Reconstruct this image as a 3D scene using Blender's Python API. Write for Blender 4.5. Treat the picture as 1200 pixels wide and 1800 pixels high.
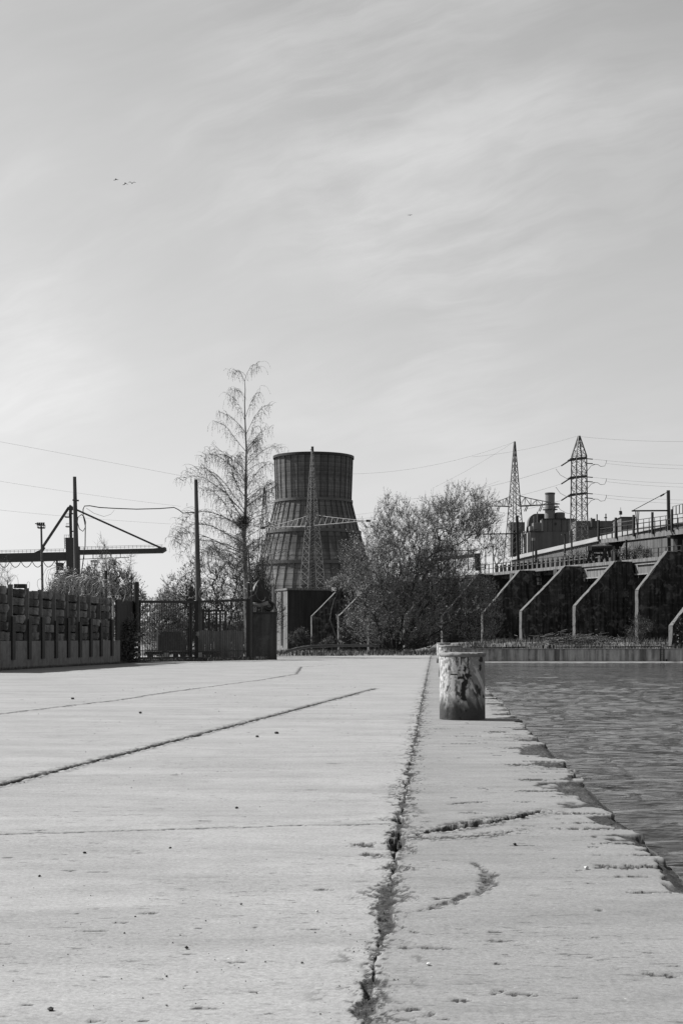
import bpy, math, random
import numpy as np
from mathutils import Vector, Matrix
for o in list(bpy.data.objects): bpy.data.objects.remove(o)
SC = bpy.context.scene
C = SC.collection
random.seed(7)
RNG = np.random.default_rng(11)
PI = math.pi

# ---------------------------------------------------------------- camera
F = 2500.0; HOR = 1122.0; CH = 1.35          # focal length in photo pixels, horizon row, eye height
cam = bpy.data.cameras.new('camera'); camo = bpy.data.objects.new('camera', cam); C.objects.link(camo)
camo.location = (0, 0, CH); camo.rotation_euler = (math.radians(90), 0, 0)
cam.sensor_width = 36; cam.sensor_fit = 'AUTO'; cam.lens = 50.0
cam.shift_y = (HOR - 900) / 1800.0
cam.clip_start = 0.1; cam.clip_end = 6000
SC.camera = camo

# ---------------------------------------------------------------- light
SUN_EL = 45.0; SUN_BACK = 20.0               # degrees up; degrees behind the left-hand side
sd = Vector((-math.cos(math.radians(SUN_BACK)) * math.cos(math.radians(SUN_EL)),
             math.sin(math.radians(SUN_BACK)) * math.cos(math.radians(SUN_EL)),
             math.sin(math.radians(SUN_EL))))
sl = bpy.data.lights.new('sun', 'SUN'); sl.energy = 5.0; sl.angle = math.radians(0.55); sl.color = (1, 0.995, 0.985)
so = bpy.data.objects.new('sun', sl); C.objects.link(so)
so.rotation_euler = sd.to_track_quat('Z', 'Y').to_euler(); so.location = (-60, 20, 80)

w = bpy.data.worlds.new("World"); SC.world = w; w.use_nodes = True
nt = w.node_tree; N = nt.nodes; L = nt.links
for n in list(N): N.remove(n)
out = N.new('ShaderNodeOutputWorld'); bg = N.new('ShaderNodeBackground')
sky = N.new('ShaderNodeTexSky'); sky.sky_type = 'NISHITA'; sky.sun_disc = False
sky.sun_elevation = math.radians(SUN_EL)
sky.sun_rotation = math.atan2(sd.x, sd.y)     # clockwise from +Y
sky.air_density = 1.6; sky.dust_density = 0.6; sky.ozone_density = 1.0
bw = N.new('ShaderNodeRGBToBW'); L.new(sky.outputs[0], bw.inputs[0])
def wmath(op, a, b=None, c=None):
    n = N.new('ShaderNodeMath'); n.operation = op
    for i, v in enumerate((a, b, c)):
        if v is None: continue
        if isinstance(v, (int, float)): n.inputs[i].default_value = v
        else: L.new(v, n.inputs[i])
    return n.outputs[0]
tc = N.new('ShaderNodeTexCoord'); sep = N.new('ShaderNodeSeparateXYZ'); L.new(tc.outputs['Generated'], sep.inputs[0])
zc = wmath('ADD', wmath('MAXIMUM', sep.outputs[2], 0.0), 0.60)
cx = wmath('DIVIDE', sep.outputs[0], zc); cy = wmath('DIVIDE', sep.outputs[1], zc)
comb = N.new('ShaderNodeCombineXYZ'); L.new(cx, comb.inputs[0]); L.new(cy, comb.inputs[1])
def wnoise(vec, scale, detail, rough, loc, rot, sc):
    mp = N.new('ShaderNodeMapping'); mp.vector_type = 'TEXTURE'; mp.inputs['Location'].default_value = loc; mp.inputs['Rotation'].default_value = (0, 0, math.radians(rot)); mp.inputs['Scale'].default_value = [1 / k for k in sc]
    L.new(vec, mp.inputs[0]); n = N.new('ShaderNodeTexNoise'); n.inputs['Scale'].default_value = scale; n.inputs['Detail'].default_value = detail
    n.inputs['Roughness'].default_value = rough; L.new(mp.outputs[0], n.inputs['Vector']); return n
def wrange(v, a, b, c=0., d=1.):
    m = N.new('ShaderNodeMapRange'); m.interpolation_type = 'SMOOTHSTEP'; L.new(v, m.inputs[0])
    for i, k in enumerate((a, b, c, d)): m.inputs[i + 1].default_value = k
    return m.outputs[0]
warp = wnoise(comb.outputs[0], 3.0, 4, .55, (0, 0, 0), 0, (1, 1, 1))
wv = N.new('ShaderNodeVectorMath'); wv.operation = 'MULTIPLY_ADD'
L.new(warp.outputs['Color'], wv.inputs[0]); wv.inputs[1].default_value = (0.10, 0.14, 0); L.new(comb.outputs[0], wv.inputs[2])
patch = wrange(wnoise(wv.outputs[0], 3.1, 3, .5, (6.1, 7.0, 0), -14, (1, 1.5, 1)).outputs[0], .42, .66)
soft = wrange(wnoise(wv.outputs[0], 3.6, 7, .58, (7.4, 2.0, 0), -20, (1, 2.1, 1)).outputs[0], .36, .70)
fib = wrange(wnoise(wv.outputs[0], 5.0, 9, .62, (10.1, 1, 0), -24, (1, 5.5, 1)).outputs[0], .36, .68)
mrv = wmath('MULTIPLY', wmath('ADD', wmath('MULTIPLY', soft, .6), wmath('MULTIPLY', fib, .4)), wmath('ADD', wmath('MULTIPLY', patch, .8), .2))
SKYK, CLOUD = 1.0, 0.34
lowk = wrange(sep.outputs[2], .04, .27, .16, 1.0)
base = wmath('MULTIPLY', bw.outputs[0], wmath('ADD', wrange(sep.outputs[2], -.01, .08, 1.14, .93), wrange(sep.outputs[2], .10, .36, 0, .10)))
tot = wmath('ADD', base, wmath('MULTIPLY', wmath('MULTIPLY', mrv, lowk), CLOUD * 5))
cc = N.new('ShaderNodeCombineColor')
for i in range(3): L.new(tot, cc.inputs[i])
L.new(cc.outputs[0], bg.inputs[0]); bg.inputs[1].default_value = 0.0645
L.new(bg.outputs[0], out.inputs[0])
SC.view_settings.view_transform = 'Standard'; SC.view_settings.look = 'None'
SC.view_settings.exposure = 0.95; SC.view_settings.gamma = 1.0; SC.view_settings.use_curve_mapping = False

# ---------------------------------------------------------------- helpers
def P(px, py, Y): return np.array([(px - 600) / F * Y, Y, CH + (HOR - py) / F * Y])
def GX(px, py):                                # ground point seen at a photo pixel
    Y = F * CH / (py - HOR); return ((px - 600) / F * Y, Y)
WL = {}
def wl(o): return WL.get(o.name, np.zeros(3)) if o is not None else np.zeros(3)
def tag(o, label=None, cat=None, group=None, kind=None):
    if label: o['label'] = label
    if cat: o['category'] = cat
    if group: o['group'] = group
    if kind: o['kind'] = kind
    return o
def thing(name, label, cat, loc, group=None):
    o = bpy.data.objects.new(name, None); C.objects.link(o); o.location = loc; WL[o.name] = np.array(loc, float)
    o.empty_display_size = 0.2
    return tag(o, label, cat, group)
def link(name, me, mat, parent=None, origin=None, kind=None):
    """me is already in local coordinates relative to origin (world)"""
    o = bpy.data.objects.new(name, me); C.objects.link(o)
    if mat is not None and len(me.materials) == 0: me.materials.append(mat)
    org = np.array(origin if origin is not None else wl(parent), float)
    if parent is not None: o.parent = parent; o.location = org - wl(parent)
    else: o.location = org
    WL[o.name] = org
    if kind: o['kind'] = kind
    return o
def np_mesh(name, V, Fq, smooth=False):
    """V (n,3), Fq (m,k) all faces of the same size"""
    me = bpy.data.meshes.new(name); V = np.ascontiguousarray(V, np.float32); Fq = np.ascontiguousarray(Fq, np.int32)
    m, k = Fq.shape
    me.vertices.add(len(V)); me.vertices.foreach_set('co', V.ravel())
    me.loops.add(m * k); me.loops.foreach_set('vertex_index', Fq.ravel())
    me.polygons.add(m); me.polygons.foreach_set('loop_start', np.arange(m, dtype=np.int32) * k)
    me.polygons.foreach_set('loop_total', np.full(m, k, np.int32))
    if smooth: me.polygons.foreach_set('use_smooth', np.ones(m, bool))
    me.update(calc_edges=True); return me
def unit(v):
    v = np.array(v, float); return v / max(np.linalg.norm(v), 1e-9)
class MB:
    def __init__(s): s.v = []; s.f = []
    def add(s, vs, fs):
        b = len(s.v); s.v += [tuple(map(float, q)) for q in vs]; s.f += [tuple(i + b for i in f) for f in fs]; return s
    def frame(s, c, ax, ay, az):
        c = np.array(c, float); q = []
        for k in (-1, 1):
            for j in (-1, 1):
                for i in (-1, 1): q.append(c + i * np.array(ax) + j * np.array(ay) + k * np.array(az))
        return s.add(q, [(0, 2, 3, 1), (4, 5, 7, 6), (0, 1, 5, 4), (2, 6, 7, 3), (0, 4, 6, 2), (1, 3, 7, 5)])
    def box(s, c, sz, rz=0):
        a, b = math.cos(rz), math.sin(rz)
        return s.frame(c, (a * sz[0] / 2, b * sz[0] / 2, 0), (-b * sz[1] / 2, a * sz[1] / 2, 0), (0, 0, sz[2] / 2))
    def bar(s, p0, p1, w, h=None, up=(0, 0, 1)):
        h = h or w; p0 = np.array(p0, float); p1 = np.array(p1, float); d = unit(p1 - p0); up = np.array(up, float)
        if abs(np.dot(d, up)) > 0.97: up = np.array((0.0, 1.0, 0.0)) if abs(d[1]) < .9 else np.array((1.0, 0, 0))
        x = unit(np.cross(d, up)); y = np.cross(x, d)
        return s.frame((p0 + p1) / 2, x * w / 2, d * np.linalg.norm(p1 - p0) / 2, y * h / 2)
    def tube(s, pts, r, n=6, caps=True):
        pts = [np.array(p, float) for p in pts]; m = len(pts); r = [r] * m if np.isscalar(r) else list(r)
        b = len(s.v); x = None
        for i, p in enumerate(pts):
            d = unit(pts[min(i + 1, m - 1)] - pts[max(i - 1, 0)])
            if x is None:
                a = np.array((0, 0, 1.0)) if abs(d[2]) < .9 else np.array((1.0, 0, 0)); x = unit(np.cross(d, a))
            else: x = unit(x - d * np.dot(x, d))
            y = np.cross(d, x)
            for k in range(n):
                t = 2 * PI * k / n; s.v.append(tuple(p + r[i] * (math.cos(t) * x + math.sin(t) * y)))
        for i in range(m - 1):
            for k in range(n):
                k2 = (k + 1) % n; s.f.append((b + i * n + k, b + i * n + k2, b + (i + 1) * n + k2, b + (i + 1) * n + k))
        if caps:
            s.f.append(tuple(b + k for k in range(n))[::-1]); s.f.append(tuple(b + (m - 1) * n + k for k in range(n)))
        return s
    def prism(s, poly, ext):
        poly = [np.array(p, float) for p in poly]; e = np.array(ext, float); n = len(poly)
        q = poly + [p + e for p in poly]
        fs = [tuple(range(n))[::-1], tuple(range(n, 2 * n))] + [(i, (i + 1) % n, n + (i + 1) % n, n + i) for i in range(n)]
        return s.add(q, fs)
    def lathe(s, c, prof, n=32, capb=False, capt=False):
        b = len(s.v)
        for r, z in prof:
            for k in range(n): t = 2 * PI * k / n; s.v.append((c[0] + r * math.cos(t), c[1] + r * math.sin(t), c[2] + z))
        for i in range(len(prof) - 1):
            for k in range(n):
                k2 = (k + 1) % n; s.f.append((b + i * n + k, b + i * n + k2, b + (i + 1) * n + k2, b + (i + 1) * n + k))
        if capb: s.f.append(tuple(b + k for k in range(n))[::-1])
        if capt: s.f.append(tuple(b + (len(prof) - 1) * n + k for k in range(n)))
        return s
    def mesh(s, name, org=(0, 0, 0), smooth=False):
        me = bpy.data.meshes.new(name); V = np.array(s.v) - np.array(org)
        me.from_pydata(V.tolist(), [], s.f)
        if smooth:
            for p in me.polygons: p.use_smooth = True
        me.update(); return me
    def build(s, name, mat, parent=None, origin=None, kind=None, smooth=False):
        org = np.array(origin if origin is not None else wl(parent), float)
        if parent is None and origin is None:
            V = np.array(s.v); org = np.array([(V[:, 0].min() + V[:, 0].max()) / 2, (V[:, 1].min() + V[:, 1].max()) / 2, V[:, 2].min()])
        return link(name, s.mesh(name, org, smooth), mat, parent, org, kind)
def one(mb, name, mat, label, cat, group=None, smooth=False):
    return tag(mb.build(name, mat, smooth=smooth), label, cat, group)

# value noise in numpy
_PERM = RNG.random((256, 256))
def vnoise(x, y):
    xi = np.floor(x).astype(np.int64); yi = np.floor(y).astype(np.int64); fx = x - xi; fy = y - yi
    fx = fx * fx * (3 - 2 * fx); fy = fy * fy * (3 - 2 * fy)
    a = _PERM[xi & 255, yi & 255]; b = _PERM[(xi + 1) & 255, yi & 255]; c = _PERM[xi & 255, (yi + 1) & 255]; d = _PERM[(xi + 1) & 255, (yi + 1) & 255]
    return (a * (1 - fx) + b * fx) * (1 - fy) + (c * (1 - fx) + d * fx) * fy
def fbm(x, y, o=4, g=.5):
    t = 0; a = 1; s = 0
    for i in range(o): t = t + a * vnoise(x * 2 ** i + 17.3 * i, y * 2 ** i + 5.1 * i); s += a; a *= g
    return t / s
def sstep(a, b, x): t = np.clip((x - a) / (b - a), 0, 1); return t * t * (3 - 2 * t)

# ---------------------------------------------------------------- materials
KA = .66                                       # one common factor on every base colour
MATS = {}
def newmat(name):
    m = bpy.data.materials.new(name); m.use_nodes = True; nt = m.node_tree
    for n in list(nt.nodes): nt.nodes.remove(n)
    o = nt.nodes.new('ShaderNodeOutputMaterial'); b = nt.nodes.new('ShaderNodeBsdfPrincipled'); nt.links.new(b.outputs[0], o.inputs[0])
    return m, nt, b
class NB:
    def __init__(s, nt): s.nt = nt
    def n(s, t, **k):
        q = s.nt.nodes.new(t)
        for a, v in k.items(): setattr(q, a, v)
        return q
    def m(s, op, *a, clamp=False):
        q = s.n('ShaderNodeMath', operation=op); q.use_clamp = clamp
        for i, v in enumerate(a):
            if isinstance(v, (int, float)): q.inputs[i].default_value = v
            else: s.nt.links.new(v, q.inputs[i])
        return q.outputs[0]
    def noise(s, vec, scale, detail=4, rough=.55, sc3=None, dist=0):
        if sc3:
            mp = s.n('ShaderNodeMapping'); mp.inputs['Scale'].default_value = sc3; s.nt.links.new(vec, mp.inputs[0]); vec = mp.outputs[0]
        q = s.n('ShaderNodeTexNoise'); q.inputs['Scale'].default_value = scale; q.inputs['Detail'].default_value = detail
        q.inputs['Roughness'].default_value = rough; q.inputs['Distortion'].default_value = dist; s.nt.links.new(vec, q.inputs['Vector']); return q.outputs[0]
    def rng(s, v, a, b, c=0., d=1., smooth=True):
        q = s.n('ShaderNodeMapRange'); q.interpolation_type = 'SMOOTHSTEP' if smooth else 'LINEAR'
        for i, k in enumerate((a, b, c, d)): q.inputs[i + 1].default_value = k
        s.nt.links.new(v, q.inputs[0]); return q.outputs[0]
    def mix(s, f, a, b):   # a + f*(b-a) on floats
        q = s.n('ShaderNodeMix'); q.data_type = 'FLOAT'
        for sock, v in ((q.inputs[0], f), (q.inputs[2], a), (q.inputs[3], b)):
            if isinstance(v, (int, float)): sock.default_value = v
            else: s.nt.links.new(v, sock)
        return q.outputs[0]
    def pos(s, world=False):
        return s.n('ShaderNodeNewGeometry').outputs['Position'] if world else s.n('ShaderNodeTexCoord').outputs['Object']
    def bump(s, h, strength, dist, b):
        q = s.n('ShaderNodeBump'); q.inputs['Strength'].default_value = strength; q.inputs['Distance'].default_value = dist
        s.nt.links.new(h, q.inputs['Height']); s.nt.links.new(q.outputs[0], b.inputs['Normal'])
def gen(name, col, var=.3, scale=1., fine=.2, streak=0., rnd=0., rough=.85, bump=.3, bd=.02, world=False, blotch=0., blotch_col=None, metal=0., boards=0.):
    if name in MATS: return MATS[name]
    m, nt, b = newmat(name); q = NB(nt); p = q.pos(world)
    n1 = q.noise(p, scale, 6, .6); n2 = q.noise(p, scale * 9, 5, .6)
    v = q.m('ADD', 1 - var - fine, q.m('ADD', q.m('MULTIPLY', n1, 2 * var), q.m('MULTIPLY', n2, 2 * fine)))
    if streak:
        s1 = q.noise(p, scale * 2.2, 5, .6, sc3=(1.6, 1.6, .12)); v = q.m('MULTIPLY', v, q.rng(s1, .35, .65, 1 - streak, 1 + streak))
    if boards:
        s2 = q.noise(p, 1.0, 3, .6, sc3=(.05, .05, boards)); v = q.m('MULTIPLY', v, q.rng(s2, .3, .7, .72, 1.28))
    if rnd:
        oi = q.n('ShaderNodeObjectInfo'); v = q.m('MULTIPLY', v, q.m('ADD', 1 - rnd, q.m('MULTIPLY', oi.outputs['Random'], 2 * rnd)))
    v = q.m('MULTIPLY', v, col * KA); blotch_col = (blotch_col or 0) * KA
    if blotch:
        bn = q.noise(p, scale * 1.7, 7, .65, dist=.5); v = q.mix(q.rng(bn, .5, .66, 0, blotch), v, blotch_col)
    v = q.m('MAXIMUM', v, .004)
    nt.links.new(v, b.inputs['Base Color']); b.inputs['Roughness'].default_value = rough; b.inputs['Metallic'].default_value = metal
    b.inputs['Specular IOR Level'].default_value = .3
    if bump: q.bump(q.m('ADD', n1, q.m('MULTIPLY', n2, .5)), bump, bd, b)
    MATS[name] = m; return m
def flat(name, col, rough=.6, rnd=0., trans=0.):
    if name in MATS: return MATS[name]
    col = col * KA
    m, nt, b = newmat(name); q = NB(nt)
    if rnd:
        g = q.n('ShaderNodeNewGeometry'); v = q.m('MULTIPLY', col, q.m('ADD', 1 - rnd, q.m('MULTIPLY', g.outputs['Random Per Island'], 2 * rnd)))
        nt.links.new(v, b.inputs['Base Color'])
    else: b.inputs['Base Color'].default_value = (col, col, col, 1)
    b.inputs['Roughness'].default_value = rough; b.inputs['Specular IOR Level'].default_value = .25
    if trans: b.inputs['Subsurface Weight'].default_value = 0
    MATS[name] = m; return m
# paved quay
def pave_mat():
    m, nt, b = newmat('old_concrete'); q = NB(nt); p = q.pos(True)
    at = q.n('ShaderNodeAttribute'); at.attribute_name = 'dirt'
    st = q.n('ShaderNodeAttribute'); st.attribute_name = 'strip'
    n1 = q.noise(p, .35, 6, .6); n2 = q.noise(p, 5, 6, .7); n3 = q.noise(p, 34, 4, .75); n4 = q.noise(p, 120, 3, .7)
    v = q.m('ADD', .66, q.m('ADD', q.m('MULTIPLY', n1, .34), q.m('MULTIPLY', n2, .16)))
    n5 = q.noise(p, 3.2, 11, .86, sc3=(.7, 1.25, 1)); n6 = q.noise(p, 38, 7, .9)
    v = q.m('ADD', v, q.m('ADD', q.m('MULTIPLY', q.m('SUBTRACT', n5, .5), .6), q.m('MULTIPLY', q.m('SUBTRACT', n6, .5), 1.9)))
    worn = q.noise(p, 1.3, 8, .68, sc3=(.35, 1.5, 1)); v = q.m('MULTIPLY', v, q.rng(worn, .50, .72, 1, .84))
    v = q.m('MULTIPLY', v, q.m('SUBTRACT', 1, q.m('MULTIPLY', st.outputs['Fac'], .21)))
    # small pits and flecks, drawn out across the slab like the float marks
    area = q.rng(q.noise(p, .9, 4, .6), .40, .62, .25, 1.0)
    pit = q.noise(p, 11, 7, .8, sc3=(.6, 1.5, 1)); pitm = q.rng(pit, .565, .63, 0, .7); v = q.m('MULTIPLY', v, q.m('SUBTRACT', 1, q.m('MULTIPLY', pitm, area)))
    pit2 = q.noise(p, 60, 3, .7, sc3=(.6, 1.2, 1)); pm2 = q.rng(pit2, .64, .70, 0, .7); v = q.m('MULTIPLY', v, q.m('SUBTRACT', 1, q.m('MULTIPLY', pm2, area)))
    fl = q.noise(p, 26, 2, .5, sc3=(1, 1.2, 1)); fm = q.rng(fl, .755, .79, 0, 1); v = q.mix(fm, v, 1.6)
    stn = q.noise(p, .8, 7, .7, sc3=(.45, 1.6, 1), dist=.3); v = q.m('MULTIPLY', v, q.rng(stn, .40, .60, .90, 1.04)); scf = q.noise(p, 5.5, 6, .7, sc3=(.25, 1.4, 1)); v = q.m('MULTIPLY', v, q.rng(scf, .60, .70, 1, .90))
    v = q.m('MULTIPLY', v, .22)
    d2 = q.m('MULTIPLY', at.outputs['Fac'], q.rng(n6, .42, .53, .35, 1.7), clamp=True)
    v = q.mix(d2, v, q.m('MULTIPLY', q.m('MULTIPLY', q.rng(n6, .43, .58, .25, 4.5), q.rng(n3, .35, .65, .5, 1.5)), .009))
    nt.links.new(v, b.inputs['Base Color']); b.inputs['Roughness'].default_value = .9; b.inputs['Specular IOR Level'].default_value = .2
    h = q.m('ADD', q.m('MULTIPLY', n2, .5), q.m('ADD', q.m('MULTIPLY', n3, .35), q.m('MULTIPLY', n4, .15)))
    h = q.m('SUBTRACT', h, q.m('MULTIPLY', q.m('ADD', pitm, pm2), .25))
    h = q.m('ADD', h, q.m('MULTIPLY', q.m('MULTIPLY', at.outputs['Fac'], q.noise(p, 22, 6, .75)), 3.5))
    q.bump(h, .45, .008, b); MATS['pave'] = m; return m
M_PAVE = pave_mat()
M_DARKC = gen('stained_concrete', .062, .35, .6, .25, streak=.35, bump=.5, bd=.05, world=True, blotch=.55, blotch_col=.11)
M_FINC = gen('fin_concrete', .040, .55, .8, .5, streak=.8, bump=.6, bd=.06, world=True, blotch=.8, blotch_col=.20, boards=3.0)
M_LIGHTC = gen('light_concrete', .27, .22, .8, .2, streak=.25, bump=.4, bd=.03, world=True)
M_MIDC = gen('mid_concrete', .17, .25, .8, .2, streak=.3, bump=.4, bd=.03, world=True)
M_QUAY = gen('quay_concrete', .42, .2, .6, .25, streak=.5, bump=.4, bd=.03, world=True, blotch=.5, blotch_col=.6)
M_DIRT = gen('dirt', .16, .35, .5, .3, bump=.8, bd=.05, world=True, blotch=.6, blotch_col=.085)
M_STEEL = gen('dark_steel', .055, .3, 2, .2, rough=.6, bump=.1, bd=.01, world=True)
M_STEEL2 = gen('grey_steel', .085, .3, 2, .2, rough=.55, bump=.1, bd=.01, world=True)
M_GALV = gen('galvanised_steel', .16, .25, 1, .15, rough=.5, bump=0, world=True)
M_BLACK = gen('black_iron', .02, .3, 2, .2, rough=.55, bump=.1, bd=.01, world=True)
M_RUST = gen('rusty_steel', .05, .5, 3, .3, rough=.8, bump=.3, bd=.01, world=True, blotch=.5, blotch_col=.12)
M_POLE = gen('weathered_pole', .085, .3, 2, .25, streak=.25, bump=.2, bd=.01, world=True)
M_WIRE = flat('wire', .16, .5)
M_WIREL = flat('bright_wire', .24, .45)
M_TWIG = flat('twigs', .09, .9, rnd=.3)
M_BARK = gen('bark', .05, .4, 3, .3, streak=.2, bump=.6, bd=.03, world=True)
M_BIRCH = gen('birch_bark', .2, .5, 2.2, .4, bump=.4, bd=.02, world=True, blotch=.95, blotch_col=.03)
M_LEAF = flat('willow_leaves', .36, .55, rnd=.5)
M_CATKIN = flat('catkins', .10, .8, rnd=.4)
M_DLEAF = flat('dark_leaves', .055, .5, rnd=.5)
M_GRASS = flat('dry_grass', .12, .8, rnd=.5)
# ================================================================ GROUND, QUAY, WATER
EDGE0, EDGEK = 1.45, 0.065                     # quay edge X = EDGE0 + EDGEK*Y
QY = 141.5; WZ = -1.08                         # far quay, water level
def ledge(Y):                                  # eroded outline of the edge
    return EDGE0 + EDGEK * Y + .05 * (fbm(Y * 2.2, Y * 0 + 3.3, 5, .7) - .6) - .06 * sstep(.55, .72, fbm(Y * .9 + 40, Y * 0 + 9.1, 3))
def segdist(X, Y, pts):
    best = np.full(X.shape, 1e9); tt = np.zeros(X.shape); n = len(pts) - 1
    for i in range(n):
        ax, ay = pts[i]; bx, by = pts[i + 1]; dx, dy = bx - ax, by - ay; l2 = dx * dx + dy * dy
        t = np.clip(((X - ax) * dx + (Y - ay) * dy) / l2, 0, 1); d = np.hypot(X - ax - t * dx, Y - ay - t * dy)
        k = d < best; best = np.where(k, d, best); tt = np.where(k, (i + t) / n, tt)
    return best, tt
C1 = [(-9.5, -22.), (-3.14, 13.08), (-1.1, 25.5), (.92, 38.35)]
C2 = [(-12, 7.6), (-2.35, 9.78), (.37, 10.4)]
C2B = [(.50, 9.85), (.80, 10.15), (1.06, 10.45), (1.32, 10.75), (1.58, 11.1)]
C3 = [(-9, 22), (-6.1, 25.4), (-4.87, 31.2), (-4.3, 35.9), (-2.6, 46.2), (-1.7, 53.6), (-1.9, 67.5), (0.2, 76)]
C4 = [(.797, 8.55), (.845, 8.1), (.80, 7.75), (.70, 7.48), (.55, 7.28), (.38, 7.09)]
GOUGE = []
rg = np.random.default_rng(5)
for i in range(150):
    Y = 4.8 + 60 * rg.random() ** 1.7; GOUGE.append((-.247 + .065 * Y + rg.random() * 1.2 + .1, Y, .03 + .12 * rg.random() ** 2, .012 + .03 * rg.random(), .004 + .01 * rg.random()))
for i in range(260):
    Y = 4.8 + 70 * rg.random() ** 1.7; GOUGE.append((-.35 + .065 * Y - rg.random() * (1.0 + .26 * Y), Y, .02 + .08 * rg.random() ** 2, .006 + .02 * rg.random(), .002 + .007 * rg.random()))
for i in range(60):   # bitten places along the edge
    Y = 7.5 + 60 * rg.random() ** 1.4; GOUGE.append((1.45 + .065 * Y - .10 - .28 * rg.random(), Y, .12 + .2 * rg.random(), .02 + .05 * rg.random() * (1 + Y / 30), .010 + .008 * rg.random()))
GOUGE += [(1.25, 10.75, .16, .05, .03), (.98, 10.42, .14, .05, .03), (-.86, 5.02, .055, .016, .014), (-1.16, 5.25, .03, .01, .01), (.36, 9.35, .07, .22, .05), (.37, 9.85, .06, .16, .06), (1.02, 11.0, .09, .05, .02),
          (1.75, 12.6, .3, .09, .012), (1.95, 15.2, .28, .16, .012), (1.6, 11.0, .1, .03, .02), (.15, 9.3, .12, .12, .012), (.2, 8.9, .1, .1, .012),
          (1.78, 10.4, .22, .05, .012), (1.95, 8.85, .2, .05, .012), (1.86, 13.6, .2, .12, .012), (2.15, 17.5, .3, .15, .012), (2.25, 20.5, .22, .2, .012),
          (1.48, 21.2, .16, .1, .03), (1.72, 19.6, .22, .08, .025), (1.55, 18.2, .2, .08, .02)]
def quay_height(X, Y):
    z = .010 * (fbm(X * .5, Y * .5, 3) - .5) + .005 * (fbm(X * 3, Y * 3, 3) - .5) + .0012 * (fbm(X * 22, Y * 22, 3) - .5)
    dirt = np.zeros(X.shape)
    E = EDGE0 + EDGEK * Y; strip = sstep(E - 1.72, E - 1.66, X)
    wob = .05 * (fbm(Y * 1.3, Y * 0 + 1, 4) - .5) + .05 * (fbm(X * 9, Y * 9 + 7, 3) - .5)
    d = np.abs(X - (-.247 + .065 * Y) - wob)
    n = fbm(X * 9, Y * 5 + 31, 4); wd = .008 + .055 * sstep(.42, .66, n)
    c = 1 - sstep(wd * .35, wd, d); z = z - (.012 + .045 * sstep(.5, .75, fbm(X * 4, Y * 3.1 + 8, 3))) * c * (.4 + 1.2 * fbm(X * 30, Y * 30, 2))
    halo = (1 - sstep(.02, .07 + .22 * sstep(.42, .66, n), d)) * sstep(.46, .58, fbm(X * 40, Y * 24, 4, .65)); z = z - .004 * halo * fbm(X * 30, Y * 26, 3)
    dirt = np.maximum(dirt, np.maximum(c * (.7 + 1.3 * sstep(.38, .6, fbm(X * 17, Y * 12 + 5, 3))), .8 * halo))  # dirt, with the shade among broken clumps put into the colour
    def crack(pts, w0, dep, fade=True, halo_w=0., dk=1., seed=0, jag=1.):
        nonlocal z, dirt
        x0 = min(p[0] for p in pts) - .6; x1 = max(p[0] for p in pts) + .6; y0 = min(p[1] for p in pts) - .8; y1 = max(p[1] for p in pts) + .8
        k = (X > x0) & (X < x1) & (Y > y0) & (Y < y1)
        if not k.any(): return
        xs, ys = X[k], Y[k]; n = fbm(xs * 6 + seed, ys * 6, 4); dd, t = segdist(xs + .05 * (fbm(xs * 3 + 9, ys * 3 + seed, 3) - .5), ys + .12 * (fbm(xs * 3, ys * 3 + seed, 3) - .5) + (jag - 1) * .25 * (fbm(xs * 9 + 2, ys * 4 + seed, 4) - .5), pts)
        ww = w0 * (.35 + 1.5 * n) * (np.clip(np.minimum(t, 1 - t) * 6, .15, 1) if fade else 1)
        c = 1 - sstep(ww * .4, ww, dd); h = (1 - sstep(ww, ww + halo_w + 1e-4, dd)) * sstep(.44, .58, fbm(xs * 36, ys * 26, 4, .65)) if halo_w else 0
        z[k] = z[k] - dep * c - .006 * h; dirt[k] = np.maximum(dirt[k], np.maximum(1.5 * dk * c, .8 * h))  # dirt, plus the shade down in the crack painted into the colour
    crack(C1, .045, .05, False, .16, 1, 3, 2.); crack(C2, .016, .015, False, .02, .8, 5); crack(C2B, .042, .055, True, .20, 1, 8, 1.8)
    crack(C3, .035, .02, True, .1, .6, 2); crack(C4, .034, .008, True, .03, .26, 6, 2.0)
    crack([(.40, 9.75), (.62, 9.6), (.95, 9.75), (1.2, 9.9)], .02, .01, True, .18, .5, 12)
    crack([(.9, 11.6), (1.05, 11.7), (1.2, 11.75)], .02, .02, True, .05, .9, 14)
    for gx, gy, rx, ry, dep in GOUGE:
        k = (np.abs(X - gx) < rx * 1.7) & (np.abs(Y - gy) < ry * 1.7)
        if not k.any(): continue
        xs, ys = X[k], Y[k]; r = np.hypot((xs - gx) / rx, (ys - gy) / ry) + 2.2 * (fbm(xs * 26, ys * 20 + gx, 4, .65) - .5)
        c = 1 - sstep(.5, .85, r); z[k] -= dep * c; dirt[k] = np.maximum(dirt[k], c * min(1.5, .45 + dep * 65) * (.45 + .7 * sstep(.40, .58, fbm(xs * 44, ys * 30, 3, .7))))
    ed = ledge(Y) - X; ext = .03 + .34 * sstep(.42, .60, fbm(Y * 1.9 + 3, Y * 0 + 7.7, 3)) * sstep(7, 11.5, Y)
    brk = 1 - sstep(ext * .75, ext + .02, ed + .50 * (fbm(X * 5, Y * 3.0, 3, .6) - .5)); rim = 1 - sstep(0, .16, ed)
    z = z - brk * (.010 + .05 * rim * rim + .034 * (fbm(X * 12, Y * 7, 4, .75) - .3)); dirt = np.maximum(dirt, brk * (.9 + 1.1 * sstep(.38, .6, fbm(X * 9, Y * 5, 2))))
    return z, dirt, strip
NR = 1000; Ys = 3.2 * (112 / 3.2) ** (np.arange(NR) / (NR - 1)); Ys = np.concatenate([[-30, -15, -6, 0, 2.0], Ys])
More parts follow.
